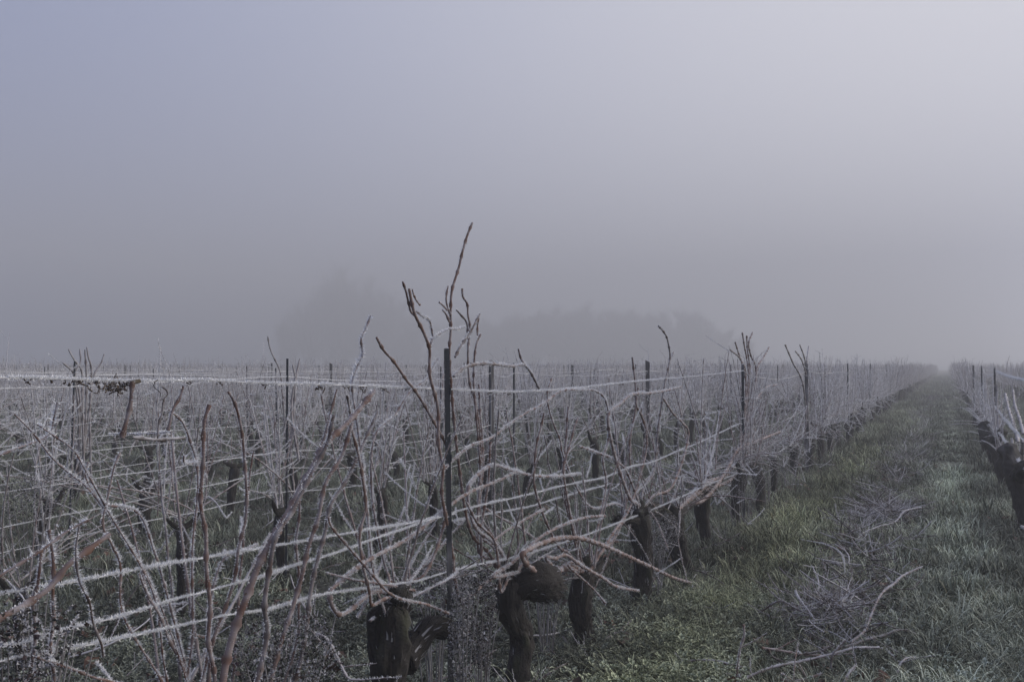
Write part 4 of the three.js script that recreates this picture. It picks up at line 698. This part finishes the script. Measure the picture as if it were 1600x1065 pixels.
  for (const k in kinds) kinds[k].forEach((geo, i) => { const L = lists[k][i]; if (!L.length) return; const im = new THREE.InstancedMesh(geo, blade, L.length); im.name = k === 'weed' ? 'low_weeds' : 'grass_tufts'; im.userData.kind = 'stuff'; im.castShadow = im.receiveShadow = true; grass.add(im); L.forEach(([x, z, s, sy, c], j) => { im.setMatrixAt(j, m4.compose(V(x, hillock(x, z) - 0.008, z), q.setFromEuler(e.set(rr(-0.15, 0.15), R() * 6.283, rr(-0.15, 0.15))), V(s, s * sy, s))); im.setColorAt(j, c3.setRGB(...c)); }); });

  // fallen vine leaves
  const leaf = (seed) => { const rng = rngOf(seed), g = new Geo(), n = 9, c = V(0, 0.012, 0), ring = []; for (let i = 0; i < n; i++) { const a = i / n * 6.283, r = 0.035 * (0.75 + 0.35 * (i % 2) + rr(-0.15, 0.15, rng)); ring.push(V(Math.cos(a) * r, rr(0, 0.028, rng), Math.sin(a) * r)); } ring.forEach((p, i) => { const f = rng(); g.tri(c, p, ring[(i + 1) % n], mixc([1, 1, 1], [2.6, 3.2, 4.4], f * f * 0.5)); }); return g.build(); };
  const litter = new THREE.Group(); litter.name = 'leaf_litter'; scene.add(litter); litter.userData = { kind: 'stuff', label: 'brown fallen vine leaves lying in the frosted grass under the rows', category: 'fallen leaves' };
  for (const geo of [leaf(5), leaf(6)]) { const spots = []; scatter(2600, 1.6, 14, (x, z, f, under) => { if ((under || pile(x, z) || R() < 0.12) && f > 0.36) spots.push([x, z]); }); const im = new THREE.InstancedMesh(geo, litterMat, spots.length); im.name = 'fallen_leaves'; im.userData.kind = 'stuff'; litter.add(im); spots.forEach(([x, z], j) => { const s = rr(0.45, 1.05); im.setMatrixAt(j, m4.compose(V(x, hillock(x, z) + rr(0.01, 0.05), z), q.setFromEuler(e.set(rr(-0.7, 0.7), R() * 6.283, rr(-0.7, 0.7))), V(s, s, s))); const t = R(); im.setColorAt(j, c3.setRGB(lerp(0.05, 0.11, t), lerp(0.032, 0.052, t), lerp(0.022, 0.03, t))); }); }
}

// ---------------------------------------------------------------- trees standing far off in the fog
function fogTree(px, zc, h, spread, label, group, seed) {
  const rng = rngOf(seed), b = deep(zc, px, 572), y = hillock(b.x, b.z), t = thing('bare_tree', label, 'tree', group, V(b.x, y, b.z)), T = new Geo(), C = new Geo(), col = [0.16, 0.14, 0.14];
  const limb = (p, d, len, r, depth) => {
    const pts = [p.clone()], q = p.clone(), dd = d.clone(); for (let i = 0; i < 4; i++) { dd.add(V(rr(-0.2, 0.2, rng), rr(-0.08, 0.16, rng), rr(-0.2, 0.2, rng))).normalize(); q.addScaledVector(dd, len / 4); pts.push(q.clone()); }
    (depth < 2 ? T : C).tube(pts, (i, u) => r * (1 - 0.45 * u), depth < 2 ? 6 : 3, () => col);
    if (depth >= 4) { for (let k = 0; k < 20; k++) { const s = pts[1 + Math.floor(rng() * 4)], o = V(rr(-1, 1, rng), rr(-0.5, 1, rng), rr(-1, 1, rng)).multiplyScalar(spread * (0.08 + 0.2 * rng())), e = s.clone().add(o), w = V(-o.z, rr(-0.2, 0.2, rng), o.x).normalize().multiplyScalar(0.03 + 0.08 * rng()); C.tri(s.clone().add(w), s.clone().sub(w), e, mixc(col, CRUST, 0.55)); } return; }
    const n = depth === 0 ? 6 : 4; for (let k = 0; k < n; k++) { const s = pts[1 + Math.floor(rng() * 4)]; limb(s, dd.clone().add(V(rr(-1, 1, rng), rr(-0.15, 0.8, rng), rr(-1, 1, rng)).multiplyScalar(0.8)).normalize(), len * rr(0.55, 0.78, rng), r * 0.5, depth + 1); }
  };
  limb(V(0, -0.2, 0), V(0, 1, 0), h * 0.42, h * 0.022 + 0.05, 0);
  for (let i = 0; i < 6; i++) limb(V(rr(-1, 1, rng) * spread * 0.4, -0.2, rr(-1, 1, rng) * spread * 0.4), V(rr(-0.6, 0.6, rng), 1, rr(-0.6, 0.6, rng)).normalize(), h * 0.22, h * 0.008, 2);
  mesh('trunk', T.build(), timber, t); mesh('crown', C.build(), frosted, t);
}
const TALL = 'tall bare tree in the higher clump, a faint shape in the fog left of centre', LOW = 'low bare tree in the long faint belt in the fog right of centre';
[[455, 104, 7], [484, 100, 10], [512, 103, 11], [540, 99, 12], [566, 102, 11.5], [592, 104, 10.5], [618, 101, 9], [645, 104, 7]].forEach(([px, z, h], i) => fogTree(px, z * 2.9, h * 2.8, h * 1.5, TALL, 'trees of the higher clump', 60 + i));
[[690, 103, 6], [730, 101, 6.5], [768, 103, 7], [806, 100, 7.5], [842, 103, 8], [880, 101, 8.2], [918, 104, 8], [956, 101, 7.8], [994, 103, 8.2], [1030, 101, 7.8], [1066, 104, 7.2], [1100, 102, 6.4], [1138, 104, 5.4], [1172, 103, 4], [710, 106, 5.2], [748, 105, 6], [788, 106, 6.6], [824, 105, 7], [861, 106, 7.2], [899, 105, 7.2], [937, 106, 7], [975, 105, 7.2], [1012, 106, 7], [1048, 105, 6.6], [1083, 106, 6]].forEach(([px, z, h], i) => fogTree(px, z * 2.9, h * 2.7, h * 2.1, LOW, 'trees of the long low belt', 160 + i));

scene.traverse((o) => { if (o.isMesh) { o.castShadow = true; o.receiveShadow = true; } });
renderer.render(scene, camera);
